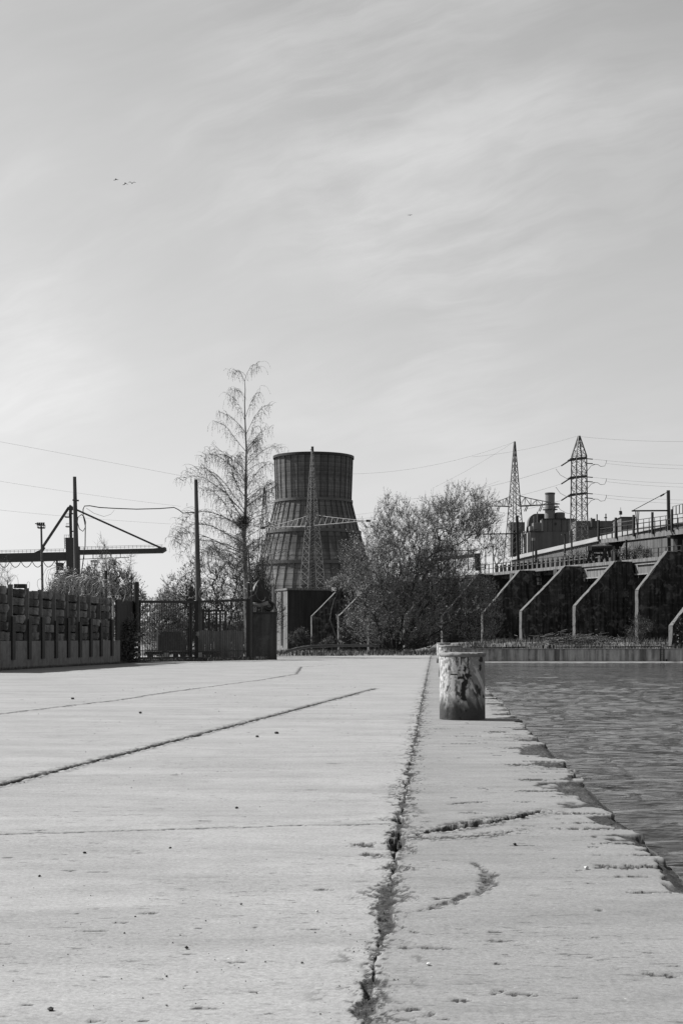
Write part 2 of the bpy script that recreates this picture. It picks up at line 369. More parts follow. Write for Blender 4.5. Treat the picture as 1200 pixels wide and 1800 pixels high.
wA = np.linspace(0, 1.45, 150); wB = np.linspace(1.45, 1.98, 64)[1:]; sC = (np.linspace(0, 1, 330)[1:]) ** 1.15; wD = np.array([8, 16, 30, 60.])
rows = []
for Y in Ys:
    far = 1.98 + sC * (1.2 + .31 * max(Y, 4)); rows.append(np.concatenate([wA, wB, far, far[-1] + wD]))
Wg = np.array(rows); Yg = np.repeat(Ys[:, None], Wg.shape[1], 1)
E = ledge(Yg); Xg = E - Wg
Zg, Dg, Sg = quay_height(Xg, Yg)
nr, nc = Xg.shape
V = np.stack([Xg, Yg, Zg], -1).reshape(-1, 3)
I = np.arange(nr * nc).reshape(nr, nc); Q = np.stack([I[:-1, 1:], I[:-1, :-1], I[1:, :-1], I[1:, 1:]], -1)      # winding: up
# slabs: which side of each joint the face lies on
Xf = (Xg[:-1, :-1] + Xg[1:, 1:]) / 2; Yf = (Yg[:-1, :-1] + Yg[1:, 1:]) / 2
side0 = Xf > (-.247 + .065 * Yf)
x1 = np.interp(Yf, [p[1] for p in C1] + [60, 112], [p[0] for p in C1] + [3.6, 7.0]); side1 = Xf > x1
y2 = 10.4 + (Xf - .37) * .23; side2 = Yf < y2
y2b = 9.85 + (Xf - .5) * 1.15; side2b = Yf < y2b
lab = np.where(side0, np.where(side2b, 1, 2), np.where(side1, np.where(side2, 3, 4), 5))
# the quay body: face of the quay wall under the slabs
prof_z = [-.06, -.35, -.9, -2.6]
Yw = np.concatenate([Ys, np.linspace(113, QY + 2, 12)]); qv = []
for j, z in enumerate(prof_z): qv.append(np.stack([ledge(Yw) + [.0, -.02, .02, .02][j] + .03 * (fbm(Yw * 3 + j * 7, Yw * 0 + j, 3) - .5), Yw, np.full(len(Yw), z)], -1))
qv = np.array(qv); qi = np.arange(qv.shape[0] * qv.shape[1]).reshape(qv.shape[0], qv.shape[1])
qf = np.stack([qi[:-1, :-1], qi[1:, :-1], qi[1:, 1:], qi[:-1, 1:]], -1).reshape(-1, 4)
pave = link('pavement', np_mesh('pavement', qv.reshape(-1, 3), qf), M_DARKC, None, (0, 0, 0), 'structure')
mb_ = MB(); mb_.add([(-70, -30, -.16), (EDGE0 - .9 - 1.95, -30, -.16), (EDGE0 - .9 + .065 * 112, 112, -.16), (-70, 112, -.16)], [(0, 1, 2, 3)]); mb_.build('subgrade', M_DIRT, pave, (0, 0, 0))
for k in range(1, 6):
    f = Q[lab == k]; u, inv = np.unique(f, return_inverse=True); me = np_mesh('concrete_slab', V[u], inv.reshape(f.shape), True)
    for an, arr in (('dirt', Dg), ('strip', Sg)):
        a = me.attributes.new(an, 'FLOAT', 'POINT'); a.data.foreach_set('value', arr.reshape(-1)[u].astype(np.float32))
    link('concrete_slab', me, M_PAVE, pave, (0, 0, 0))

def grid_obj(name, xs, ys, zf, mat, kind='structure', smooth=True, label=None):
    X, Y = np.meshgrid(xs, ys); Z = zf(X, Y); n, m = X.shape; I = np.arange(n * m).reshape(n, m)
    f = np.stack([I[:-1, :-1], I[:-1, 1:], I[1:, 1:], I[1:, :-1]], -1).reshape(-1, 4)
    o = link(name, np_mesh(name, np.stack([X, Y, Z], -1).reshape(-1, 3), f, smooth), mat, None, (0, 0, 0), kind); return o
def gz(X, Y):
    X = np.asarray(X, float); Y = np.asarray(Y, float)
    left = -.85 * sstep(120, 260, Y); right = .30 + .62 * sstep(QY + 2.5, QY + 12, Y) * sstep(8, 20, X)
    k = sstep(9, 15, X) * sstep(QY - 1, QY, Y); z = left * (1 - k) + right * k
    return z + .12 * (fbm(X * .4, Y * .4, 4) - .5) * sstep(108, 118, Y) * (1 - k * (1 - sstep(QY + .3, QY + 2, Y)))
def gz1(x, y): return float(gz(np.array([float(x)]), np.array([float(y)]))[0])
# terrain behind the far quay, and the strip of dirt between pavement and quay corner
grid_obj('terrain', np.concatenate([[-1500, -700, -300, -150, -90], np.linspace(-60, 90, 220), [150, 300, 700, 1500]]), np.concatenate([np.linspace(QY + .5, 300, 200), np.linspace(320, 900, 30), [2000, 4500]]), gz, M_DIRT)
xs = np.linspace(0, 1, 120); ys = np.linspace(109, QY + .52, 80)
XX, YY = np.meshgrid(xs, ys); XX = -70 + XX * (70 + 1.2 + .065 * YY); ZZ = gz(XX, YY) + .018 * sstep(109.5, 111.5, YY) - .02
I = np.arange(XX.size).reshape(XX.shape); f = np.stack([I[:-1, :-1], I[:-1, 1:], I[1:, 1:], I[1:, :-1]], -1).reshape(-1, 4)
link('dirt_track', np_mesh('dirt_track', np.stack([XX, YY, ZZ], -1).reshape(-1, 3), f, True), M_DIRT, None, (0, 0, 0), 'structure')
mb_ = MB(); mb_.add([(-1500, -40, -.3), (-69.9, -40, -.3), (-69.9, QY + 1, -.3), (-1500, QY + 1, -.3)], [(0, 1, 2, 3)])
mb_.build('side_ground', M_DIRT, None, (0, 0, 0), 'structure')
# water
def water_mat():
    m, nt, b = newmat('basin_water'); q = NB(nt); p = q.pos(True)
    b.inputs['Base Color'].default_value = (.035, .035, .035, 1); b.inputs['Roughness'].default_value = .06; b.inputs['IOR'].default_value = 1.33
    h1 = q.noise(p, 1.0, 4, .55, sc3=(.6, 2.4, 1), dist=.4); h2 = q.noise(p, 4.2, 3, .5, sc3=(.5, 2.0, 1))
    h3 = q.noise(p, .16, 2, .5, sc3=(.5, 1.2, 1)); amp = q.rng(h3, .35, .65, .55, 1.1)
    sp = q.n('ShaderNodeSeparateXYZ'); nt.links.new(p, sp.inputs[0]); calm = q.rng(sp.outputs[1], 75, 120, 1, .75)
    h = q.m('MULTIPLY', q.m('ADD', q.m('MULTIPLY', h1, .7), q.m('MULTIPLY', h2, .3)), q.m('MULTIPLY', amp, calm))
    q.bump(h, 1.0, .34, b); return m
M_WATER = water_mat()
def wav(X, Y):
    z = 0 * X
    for kx, ky, a, s in ((.5, 1.9, .06, 1), (1.1, 4.2, .022, 5), (.25, .8, .05, 9)):
        z = z + a * (1 - 2 * np.abs(2 * fbm(X * kx + s, Y * ky + s, 2) - 1))
    return WZ + z * (1 - .6 * sstep(60, 110, Y))
wy = 5.0 * (QY + .3) ** (np.arange(560) / 559.) / 1; wy = np.concatenate([[-60, -20, 0], 5.0 * ((QY + .3) / 5.0) ** (np.arange(620) / 619.)])
un = np.concatenate([np.linspace(0, 1, 200), [1.5, 2.5, 5, 9]])
XX = np.array([(EDGE0 + EDGEK * y - .3) + un * (.25 * max(y, 5) + 4 - (EDGEK * y) + .02 * y) for y in wy]); YY = np.repeat(wy[:, None], XX.shape[1], 1)
I = np.arange(XX.size).reshape(XX.shape); f = np.stack([I[:-1, :-1], I[:-1, 1:], I[1:, 1:], I[1:, :-1]], -1).reshape(-1, 4)
link('water', np_mesh('water', np.stack([XX, YY, wav(XX, YY)], -1).reshape(-1, 3), f, True), M_WATER, None, (0, 0, 0), 'structure')

# far quay wall
M_EFFL = gen('lime_bleached_concrete', .36, .35, 1.2, .25, bump=.3, bd=.02, world=True)
QX0 = EDGE0 + EDGEK * QY - .4
q = thing('quay_wall', 'low stained concrete quay wall along the far side of the basin', 'quay wall', (40, QY, WZ))
x = QX0; k = 0
while x < 95:
    wdt = 8.6 if k else (21.4 - QX0); m = MB(); x2 = x + wdt
    m.box(((x + x2) / 2, QY + .3, (-2.4 + .28) / 2), (wdt - .05, .6, 2.68)); m.build('wall_panel', M_QUAY, q)
    m = MB(); m.box(((x + x2) / 2, QY + .27, .30), (wdt - .03, .66, .07)); m.build('coping', M_LIGHTC, q)
    m = MB(); m.prism([(x + .015, QY + .05, WZ - .3), (x + .015, QY - .85, WZ - .3), (x + .015, QY - .85, WZ + .05), (x + .015, QY + .05, WZ + .20)], (wdt - .03, 0, 0)); m.build('waterline_ledge', M_EFFL, q)
    m = MB(); m.box((x2, QY - .03, -.30), (.5, .10, 1.1)); m.build('pilaster', M_MIDC, q)
    x = x2; k += 1
p0 = P(1163, 1140, QY - .12)
t = thing('quay_ladder', 'black iron ladder hanging down the far quay wall into the water', 'ladder', (p0[0], QY - .12, WZ - .3))
for s in (-.16, .16): MB().bar((p0[0] + s, QY - .14, WZ - .4), (p0[0] + s, QY - .14, .55), .09, .09).build('rail', M_BLACK, t)
me = None
for k in range(7):
    z = WZ - .1 + .23 * k; m = MB(); m.bar((p0[0] - .13, QY - .14, z), (p0[0] + .13, QY - .14, z), .05); m.build('rung', M_GALV, t)
one(MB().tube([(p0[0] + .42, QY - .16, WZ - .3), (p0[0] + .42, QY - .16, WZ + .35)], .09, 8), 'mooring_post', M_BLACK, 'short black mooring post in the water right of the ladder', 'post')
# timbers / rails lying on the quay
for i, (a, b_, y0, y1, ww) in enumerate(((770, 878, 1140.5, 1139, .14), (842, 922, 1141, 1137.6, .13), (975, 1160, 1137.6, 1136.6, .10), (1170, 1215, 1136.5, 1136, .10))):
    A = P(a, y0, QY + .9 + i * .25); B = P(b_, y1, QY + .9 + i * .25); A[2] = max(A[2], gz1(A[0], A[1]) + .1); B[2] = max(B[2], gz1(B[0], B[1]) + .1)
    one(MB().bar(A, B, ww), 'rail_timber', M_BLACK, ['long dark timber on the quay edge, leftmost behind the big bollard', 'second dark timber crossing the end of the leftmost one', 'longest thin dark rail on the quay left of the ladder', 'dark rail on the quay right of the ladder'][i], 'timber', 'dark timbers lying on the far quay')
for i, px in enumerate((953.5, 965, 972)):
    A = P(px, 1140, QY + .4); one(MB().box((A[0], A[1], .5), (.16 + .1 * (i == 1), .3, .34)), 'mooring_cleat', M_BLACK, ['leftmost of three small black cleats on the far quay', 'widest small black cleat in the middle of the three', 'rightmost of three small black cleats on the far quay'][i], 'cleat', 'small black cleats on the far quay')

# ================================================================ BOLLARDS
def bollard_mat():
    m, nt, b = newmat('bollard_paint'); q = NB(nt); p = q.pos(False)
    at = q.n('ShaderNodeAttribute'); at.attribute_name = 'wear'; gr = q.n('ShaderNodeAttribute'); gr.attribute_name = 'grime'
    n1 = q.noise(p, 5, 7, .65); n2 = q.noise(p, 32, 5, .7); n3 = q.noise(p, 11, 6, .7, dist=.6)
    v = q.m('MULTIPLY', .19, q.m('ADD', .45, q.m('ADD', q.m('MULTIPLY', n1, .5), q.m('MULTIPLY', n2, .4))))
    v = q.mix(q.rng(n3, .56, .66, 0, .6), v, .46); v = q.mix(q.rng(n2, .58, .68, 0, .8), v, .03)
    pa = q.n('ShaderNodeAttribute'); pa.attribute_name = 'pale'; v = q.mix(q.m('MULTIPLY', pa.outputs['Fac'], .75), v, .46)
    v = q.mix(gr.outputs['Fac'], v, q.m('MULTIPLY', n2, .045)); v = q.mix(at.outputs['Fac'], v, .010)
    nt.links.new(v, b.inputs['Base Color']); b.inputs['Roughness'].default_value = .75; b.inputs['Specular IOR Level'].default_value = .3
    q.bump(q.m('ADD', n1, q.m('MULTIPLY', n2, .5)), .5, .012, b); return m
M_BOLL = bollard_mat(); M_BTOP = gen('bollard_top', .22, .35, 7, .35, bump=.7, bd=.02, blotch=.5, blotch_col=.08)
def bollard(x, y, R, H, label, seed, marks=False):
    t = thing('bollard', label, 'bollard', (x, y, -.02), 'old steel bollards along the quay')
    n, m = 180, 130; th = np.linspace(0, 2 * PI, n, endpoint=False); hz = np.linspace(0, H - .02, m); T, Z = np.meshgrid(th, hz)
    U = np.cos(T) * 3 + seed; Vv = np.sin(T) * 3
    def n3(a, b): return fbm(U * a + Z * b * .7, Vv * a + Z * b, 4)
    r = R * (1 + .012 * (n3(.6, 3) - .5) * 2) + .004 * (1 - Z / H)
    wear = np.zeros(T.shape)
    if marks:                                                 # peeled-off paint (angle measured from the camera side)
        th0 = np.degrees(T) - 270; wob = (n3(2.2, 9) - .5); w2 = (n3(5, 22) - .5)
        for a, z, ra, rz in ((0, .60, 9, .24), (2, .86, 9, .10), (-3, .42, 8, .09), (8, .76, 13, .055), (-9, .72, 10, .03), (50, 1.02, 9, .05), (46, .88, 6, .08), (44, .49, 10, .10), (35, .56, 5, .05), (62, .4, 10, .05), (10, 1.0, 2.5, .16), (-8, 1.02, 2.5, .13), (-26, .77, 14, .012)):
            wear = np.maximum(wear, 1 - sstep(.65, .92, np.hypot((th0 - a) / ra, (Z - z) / rz) + wob * 1.5 + w2 * .9))
    wear = np.maximum(wear, .8 * sstep(.66, .72, n3(2.5, 8)))
    grime = np.clip((1 - sstep(.16, .42, Z + .35 * (n3(2, 7) - .5))) * 1.0, 0, .93)
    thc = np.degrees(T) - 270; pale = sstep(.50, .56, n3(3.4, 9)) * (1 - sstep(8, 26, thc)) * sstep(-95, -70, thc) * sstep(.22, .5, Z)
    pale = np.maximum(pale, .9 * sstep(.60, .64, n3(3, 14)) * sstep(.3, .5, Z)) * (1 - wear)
    r = r - .0035 * wear
    Vx = np.stack([x + r * np.cos(T), y + r * np.sin(T), Z - .02], -1).reshape(-1, 3); I = np.arange(n * m).reshape(m, n)
    I2 = np.roll(I, -1, 1); f = np.stack([I[:-1], I2[:-1], I2[1:], I[1:]], -1).reshape(-1, 4)
    me = np_mesh('shaft', Vx - wl(t), f, True)
    for an, arr in (('wear', wear), ('grime', grime), ('pale', pale)):
        a = me.attributes.new(an, 'FLOAT', 'POINT'); a.data.foreach_set('value', arr.ravel().astype(np.float32))
    link('shaft', me, M_BOLL, t)
    # battered rim and concrete fill
    mb = MB(); nn = 90
    for j, (rr, zz, am) in enumerate(((R - .004, H - .07, .004), (R + .006, H - .06, .012), (R + .012, H - .035, .018), (R + .004, H - .008, .020), (R - .05, H + .006, .012), (R * .5, H - .01, .01), (.001, H - .005, 0))):
        for k in range(nn):
            a = 2 * PI * k / nn; e = am * 2 * (float(fbm(np.array([math.cos(a) * 5 + seed + j * .6]), np.array([math.sin(a) * 5 + j * .9]), 4)[0]) - .5)
            mb.v.append((x + (rr + e) * math.cos(a), y + (rr + e) * math.sin(a), zz - .02 + e * .9))
        if j:
            for k in range(nn): k2 = (k + 1) % nn; b = (j - 1) * nn; mb.f.append((b + k, b + k2, b + nn + k2, b + nn + k))
    mb.build('rim', M_BTOP, t, smooth=True); return t
b1 = (P(812, 1265, 23.75)[0], 23.75)
bollard(b1[0], b1[1], .377, 1.13, 'nearest large bollard with peeling grey paint and dark grimy foot', 2.0, True)
bollard(P(789.5, 1150, 50)[0], 50, .377, 1.12, 'second bollard, half hidden behind the nearest one', 9.0)
bollard(P(779, 1150, 78)[0], 78, .377, 1.12, 'farthest bollard, mostly hidden behind the other two', 15.0)
# stones lying on the concrete
def rock(r, seed):
    g = np.random.default_rng(seed); me = MB(); ph = (1 + 5 ** .5) / 2
    vs = [(-1, ph, 0), (1, ph, 0), (-1, -ph, 0), (1, -ph, 0), (0, -1, ph), (0, 1, ph), (0, -1, -ph), (0, 1, -ph), (ph, 0, -1), (ph, 0, 1), (-ph, 0, -1), (-ph, 0, 1)]
    fs = [(0, 11, 5), (0, 5, 1), (0, 1, 7), (0, 7, 10), (0, 10, 11), (1, 5, 9), (5, 11, 4), (11, 10, 2), (10, 7, 6), (7, 1, 8), (3, 9, 4), (3, 4, 2), (3, 2, 6), (3, 6, 8), (3, 8, 9), (4, 9, 5), (2, 4, 11), (6, 2, 10), (8, 6, 7), (9, 8, 1)]
    me.add([tuple(np.array(v) / 1.9 * r * (.6 + .7 * g.random(3)) * (1, 1, .75)) for v in vs], fs); return me
M_STONE = gen('dark_stone', .05, .4, 20, .3, bump=.3, bd=.005); M_WSTONE = gen('white_stone', .62, .2, 20, .2, bump=.2, bd=.004)
STN = [(89, 1776, 9, 'dark', 'largest dark stone, near the lower left corner'), (128, 1229, 5, 'dark', 'dark stone on the far left slab near the block wall'), (247, 1254, 5, 'dark', 'dark stone left of the long diagonal joint'),
       (486, 1290, 6, 'dark', 'flat dark stone near the middle of the slabs beyond the diagonal joint'), (452, 1296, 5, 'dark', 'dark stone just left of the flat stone past the joint'), (416, 1421, 5, 'dark', 'dark stone a little above the thin cross joint'),
       (149, 1500, 5, 'dark', 'left dark stone of two just below the thin cross joint'), (299, 1492, 5, 'dark', 'right dark stone of two just below the thin cross joint'), (70, 1541, 5, 'dark', 'dark stone near the left edge below the cross joint'),
       (328, 1667, 6, 'dark', 'dark stone in the middle of the foreground slab'), (293, 1717, 4, 'dark', 'dark stone above the small pothole'), (424, 1590, 4, 'dark', 'small dark stone in the foreground left of the white chip'), (219, 1641, 3.5, 'dark', 'small dark stone left of the middle of the foreground slab'), (238, 1612, 3.5, 'dark', 'small dark stone upper left of the middle foreground stone'),
       (531, 1693, 4, 'dark', 'dark stone left of the main joint at the bottom'), (752, 1696, 7, 'white', 'bright white pebble on the edge strip at the bottom'), (1030, 1528, 8, 'white', 'white shell-like chip near the broken edge'), (557, 1603, 5, 'white', 'white chip left of the main joint'), (904, 1485, 5, 'dark', 'dark stone on the strip below the wide crack'),
       (293, 1768, 3.5, 'dark', 'small dark stone just right above the small pothole'), (451, 1746, 3, 'dark', 'tiny dark stone near the bottom between pothole and main joint'), (563, 1783, 3, 'dark', 'tiny dark stone at the very bottom left of the main joint')]
for i, (px, py, s, kd, lb) in enumerate(STN):
    gx, gy = GX(px, py); r = s / F * gy * .62; m = rock(r, i); m.v = [(a + gx, b + gy, c + r * .45) for a, b, c in m.v]
    tag(m.build('stone' if kd == 'dark' else 'pebble', M_STONE if kd == 'dark' else M_WSTONE, None, (gx, gy, 0)), lb, 'stone', 'stones lying on the concrete')
# loose grit: too fine to count
gv = []; gf = []
g = np.random.default_rng(3)
def grit(cx, cy, sx, sy, n, rmin, rmax):
    for i in range(n):
        x = cx + g.normal() * sx; y = max(4.6, cy + g.normal() * sy)
        if x > float(ledge(np.array([y]))[0]) - .05: continue
        r = rmin + (rmax - rmin) * g.random() ** 3; a = g.random() * 6; b = len(gv); z = -.002
        for k in range(4): gv.append((x + r * math.cos(a + k * PI / 2) * (.7 + .5 * g.random()), y + r * math.sin(a + k * PI / 2), z))
        gv.append((x, y, z + r * 1.1))
        for k in range(4): gf.append((b + k, b + (k + 1) % 4, b + 4))
for i in range(26):
    y = 5 + 34 * g.random() ** 1.5; grit(-.4 + .065 * y - g.random() * .25 * y, y, .3 + .02 * y, .35 + .05 * y, 30, .0015 + y * .00006, .003 + y * .0005)
for i in range(26):
    y = 5 + 32 * g.random() ** 1.3; grit(-.25 + .065 * y, y, .07, .6, 26, .002, .005 + y * .0004)
me = bpy.data.meshes.new('loose_grit'); me.from_pydata(gv, [], gf); link('loose_grit', me, gen('grit', .09, .5, 9, .3, bump=0, world=True), None, (0, 0, 0), 'stuff')
# ================================================================ BLOCK WALL (left)
def wallX(Y): return -14.5 + .15 * (Y - 60.3)
WD = unit((.15, 1, 0)); WN = np.array((WD[1], -WD[0], 0))            # along, and out towards the apron
q = thing('block_wall', 'long dark wall of rough stacked blocks between steel posts on a concrete base', 'wall', (wallX(66), 66, 0))
postY = [56.3, 58.0, 59.7, 61.4, 63.3, 64.95, 66.7, 68.4, 70.05, 71.7, 73.3, 75.1]
M_BLOCK = gen('rough_block', .095, .5, 1.1, .5, streak=.5, rnd=.75, bump=1.0, bd=.05, blotch=.8, blotch_col=.42)
M_BASE = gen('wall_base_concrete', .20, .25, 1.3, .3, streak=.15, bump=.4, bd=.02, world=True, blotch=.35, blotch_col=.05)
def rough_block(seed):
    g = np.random.default_rng(seed); m = MB(); nx, nz = 6, 4; W_, H_, T_ = 1.0, .36, .42
    pts = []
    for j in range(nz):
        for i in range(nx):
            ex = i in (0, nx - 1); ez = j in (0, nz - 1)
            pts.append((W_ * (i / (nx - 1) - .5) + .012 * g.normal(), T_ / 2 + .016 * g.normal() - .012 * (ex + ez), H_ * (j / (nz - 1) - .5) + .014 * g.normal() - (.022 * g.random() * ez * (1 if j else -1))))
    m.v = pts; m.f = [(j * nx + i, j * nx + i + 1, (j + 1) * nx + i + 1, (j + 1) * nx + i) for j in range(nz - 1) for i in range(nx - 1)]
    b = len(m.v); m.v += [(-W_ / 2, -T_ / 2, -H_ / 2), (W_ / 2, -T_ / 2, -H_ / 2), (W_ / 2, -T_ / 2, H_ / 2), (-W_ / 2, -T_ / 2, H_ / 2)]
    m.f += [(b, b + 3, b + 2, b + 1), tuple([i for i in range(nx)][::-1]) + (b, b + 1), tuple([(nz - 1) * nx + i for i in range(nx)]) + (b + 2, b + 3),
            tuple(j * nx for j in range(nz)) + (b + 3, b), tuple(j * nx + nx - 1 for j in range(nz))[::-1] + (b + 1, b + 2)]
    return m.mesh('block')
BLK = [rough_block(i) for i in range(9)]
rot = math.atan2(WD[1], WD[0])
g = np.random.default_rng(21)
for i in range(len(postY) - 1):
    y0, y1 = postY[i], postY[i + 1]; L_ = math.hypot(y1 - y0, .15 * (y1 - y0)); top = 3.66 if i < 3 else 3.54 - .012 * (i - 3)
    rows_ = 6; hh = (top - 1.25) / rows_
    for r in range(rows_):
        o = link('block', BLK[g.integers(9)], M_BLOCK, q); ym = (y0 + y1) / 2
        off = .12 * g.normal(); c = np.array((wallX(ym), ym, 1.25 + hh * (r + .5) + .018 * g.normal())) - WN * (.17 - off * .5)
        o.location = c - wl(q); o.scale = (L_ - .10 + .05 * g.normal(), 1, hh / .388 * (1 + .035 * g.normal())); o.rotation_euler = (.04 * g.normal(), .016 * g.normal(), rot + PI + .02 * g.normal())
for y0, y1 in ((56.3, 66.7), (66.7, 75.1)):
    a = np.array((wallX(y0), y0, 0)); b = np.array((wallX(y1), y1, 0)); m = MB(); m.frame((a + b) / 2 - WN * .36 + (0, 0, 2.3), WD * (np.linalg.norm(b - a) / 2), WN * .03, (0, 0, 1.12)); m.build('gap_blocker', M_BLACK, q)  # black sheet added to stop light through the gaps and darken the joints
for i, y in enumerate(postY):
    top = 3.68 if i < 4 else 3.58 - .012 * (i - 4); c = np.array((wallX(y), y, 0))
    m = MB(); m.frame(c + WN * .06 + (0, 0, (top + .55) / 2), WD * .045, WN * .10, (0, 0, (top - .55) / 2)); m.build('steel_post', M_MIDC, q)
    m = MB(); hT = 2.25 + .1 * math.sin(i * 3); m.frame(c + WN * .20 + (0, 0, (hT + .42) / 2), WD * .17, WN * .035, (0, 0, (hT - .42) / 2)); m.build('stiffener_plate', M_BLACK, q)
for y0, y1 in ((52, 58), (58, 64.95), (64.95, 71.7), (71.7, 76.6)):
    m = MB(); a = np.array((wallX(y0), y0, 0)); b = np.array((wallX(y1), y1, 0)); m.frame((a + b) / 2 + (0, 0, .5), WD * (np.linalg.norm(b - a) / 2 - .02), WN * .16, (0, 0, .74)); m.build('base_panel', M_BASE, q)
m = MB(); a = np.array((wallX(56), 56, 3.0)); b = np.array((wallX(62.2), 62.2, 3.0))
tp = thing('timber_beam', 'short dark beam end sitting on top of the block wall', 'beam', (wallX(64), 64, 3.5)); m = MB(); m.box((wallX(63.0) - .1, 63.0, 3.66), (.5, .4, .18)); m.build('beam_end', M_BLACK, tp)
# dark sheet wall between the block wall and the gate
A = np.array((wallX(76.4), 76.4, 0)); B = np.array((-11.75, 80.3, 0)); q2 = thing('sheet_wall', 'plain dark wall panel between block wall and gate post', 'wall', (A + B) / 2)
n = 5
for i in range(n):
    a = A + (B - A) * i / n; b = A + (B - A) * (i + 1) / n; d = unit(b - a); m = MB()
    m.frame((a + b) / 2 + (0, 0, 1.72), d * (np.linalg.norm(b - a) / 2 - .012), (d[1] * .06, -d[0] * .06, 0), (0, 0, 1.72)); m.build('panel', M_BLACK, q2)
one(MB().tube([np.array((-12.30, 76.3, 0)) + (.13, -.2, 1.7), np.array((-12.30, 76.3, 0)) + (.1, -.2, 3.35)], .05, 6), 'pipe', M_LIGHTC, 'pale rusty pipe standing at the end of the block wall', 'pipe')
# slim posts rising behind the wall
for (px, y0, y1, r, Y, lb) in ((186.5, 1003, 1052, .09, 79, 'thick dark stub post above the wall end'), (231, 1012, 1055, .04, 80.2, 'thin dark rod just left of the tall gate post')):
    a = P(px, y0, Y); one(MB().tube([(a[0], Y, 2.8), (a[0], Y, a[2])], r, 8), 'wall_post', M_BLACK, lb, 'post')

# ================================================================ GATE
GA = np.array((-11.55, 80.4, 0)); GB = np.array((-5.75, 88.0, 0)); GD = unit(GB - GA); GN = np.array((GD[1], -GD[0], 0)); GL = np.linalg.norm(GB - GA)
def gp(t, z, off=0.): return GA + GD * t + GN * off + (0, 0, z)
gpst = thing('gate_post', 'tall dark round gate post with banded foot, left of the gate', 'post', (P(240, 1160, 80.2)[0], 80.2, 0))
c = P(240, 1160, 80.2); m = MB(); m.lathe((c[0], 80.2, 1.5), [(.155, 0), (.155, 2.98), (.14, 3.02)], 20, True, True); m.build('shaft', M_BLACK, gpst)
for k in range(6): m = MB(); m.lathe((c[0], 80.2, .02 + .29 * k), [(.2, 0), (.215, .02), (.215, .17), (.2, .2)], 20, True, True); m.build('band', M_MIDC if k % 2 else M_RUST, gpst)
tip = P(240, 1023, 80.2)[2]
gate = thing('iron_gate', 'wide double leaf iron gate of dark vertical bars', 'gate', (GA + GB) / 2)
bar_me = {}
def leaf(t0, t1, ztop0, ztop1, nb, z0):
    zt = lambda t: ztop0 + (ztop1 - ztop0) * (t - t0) / (t1 - t0)
    m = MB(); m.bar(gp(t0, zt(t0)), gp(t1, zt(t1)), .13, .15); m.build('top_rail', M_BLACK, gate)
    m = MB(); m.bar(gp(t0, z0), gp(t1, z0), .09, .12); m.build('bottom_rail', M_BLACK, gate)
    m = MB(); m.bar(gp(t0, z0 + .42), gp(t1, z0 + .42), .05, .05); m.build('lower_rail', M_BLACK, gate)
    for k in range(nb):
        t = t0 + (t1 - t0) * (k + .5) / nb; m = MB(); m.bar(gp(t, z0, .02), gp(t, zt(t), .02), .032, .032, up=(1, 0, 0)); m.build('bar', M_STEEL, gate)
tm = GL * .505
leaf(.15, tm - .06, 3.42, 3.50, 24, .22); leaf(tm + .12, GL - .1, 3.52, 3.72, 27, .16)
for t, w_, zt in ((.15, .12, 3.5), (tm, .16, 3.55), (tm + .1, .10, 3.55), (GL - .12, .14, 3.8)):
    m = MB(); m.bar(gp(t, .05, .03), gp(t, zt, .03), w_, w_, up=(1, 0, 0)); m.build('stile', M_BLACK, gate)
m = MB(); c = gp(tm + .03, 1.62, .12); m.frame(c, GD * .10, GN * .06, (0, 0, .12)); m.build('lock_box', M_GALV, gate)
m = MB(); m.tube([gp(tm, 1.5, .15), gp(tm + .05, 1.35, .2), gp(tm + .12, 1.45, .15)], .025, 6); m.build('chain', M_GALV, gate)
c = gp(tm - .12, 0, -.3); t = thing('gate_post', 'middle dark gate post with a lumpy rusted head', 'post', c); g = np.random.default_rng(2)
MB().bar(c + (0, 0, 0), c + (0, 0, 4.1), .22, .22, up=(1, 0, 0)).build('shaft', M_BLACK, t)
m = MB()
for k in range(9): a = c + (g.normal() * .07, g.normal() * .07, 3.75 + .085 * k + g.normal() * .02); m.v += [tuple(x) for x in []]; r = rock(.17, k + 50); m.add([tuple(np.array(v) + a) for v in r.v], r.f)
m.build('head', M_RUST, t)
for t_, h, rr, lb in ((GL + .05, 4.9, .12, 'thick dark post at the right end of the gate'), (GL + .36, 4.75, .055, 'thin dark rod just right of the thick gate end post')):
    c = gp(t_, 0); o = one(MB().tube([c, c + (0, 0, h)], rr, 10), 'gate_post', M_BLACK, lb, 'post')
# pillar right of the gate
pc = P(463, 1158, 89.5); pc[2] = 0
t = thing('concrete_pillar', 'stout dark stained concrete block pillar right of the gate', 'pillar', pc)
PW = 1.62; MB().box((pc[0], pc[1] + .45, 1.45), (PW, .95, 2.9)).build('shaft', M_DARKC, t); MB().box((pc[0], pc[1] + .45, 2.96), (PW + .09, 1.04, .10)).build('cap', M_BLACK, t)
c = (pc[0] - .75, pc[1] - .12); one(MB().tube([(c[0], c[1], 0), (c[0], c[1], 4.3)], .055, 8), 'rod', M_BLACK, 'thin dark rod standing in front of the concrete pillar', 'rod')
c = P(461, 1158, 91.5); one(MB().tube([(c[0], c[1], 0), (c[0], c[1], P(461, 985, 91.5)[2])], .05, 8), 'rod', M_BLACK, 'tall thin black rod rising behind the concrete pillar', 'rod')
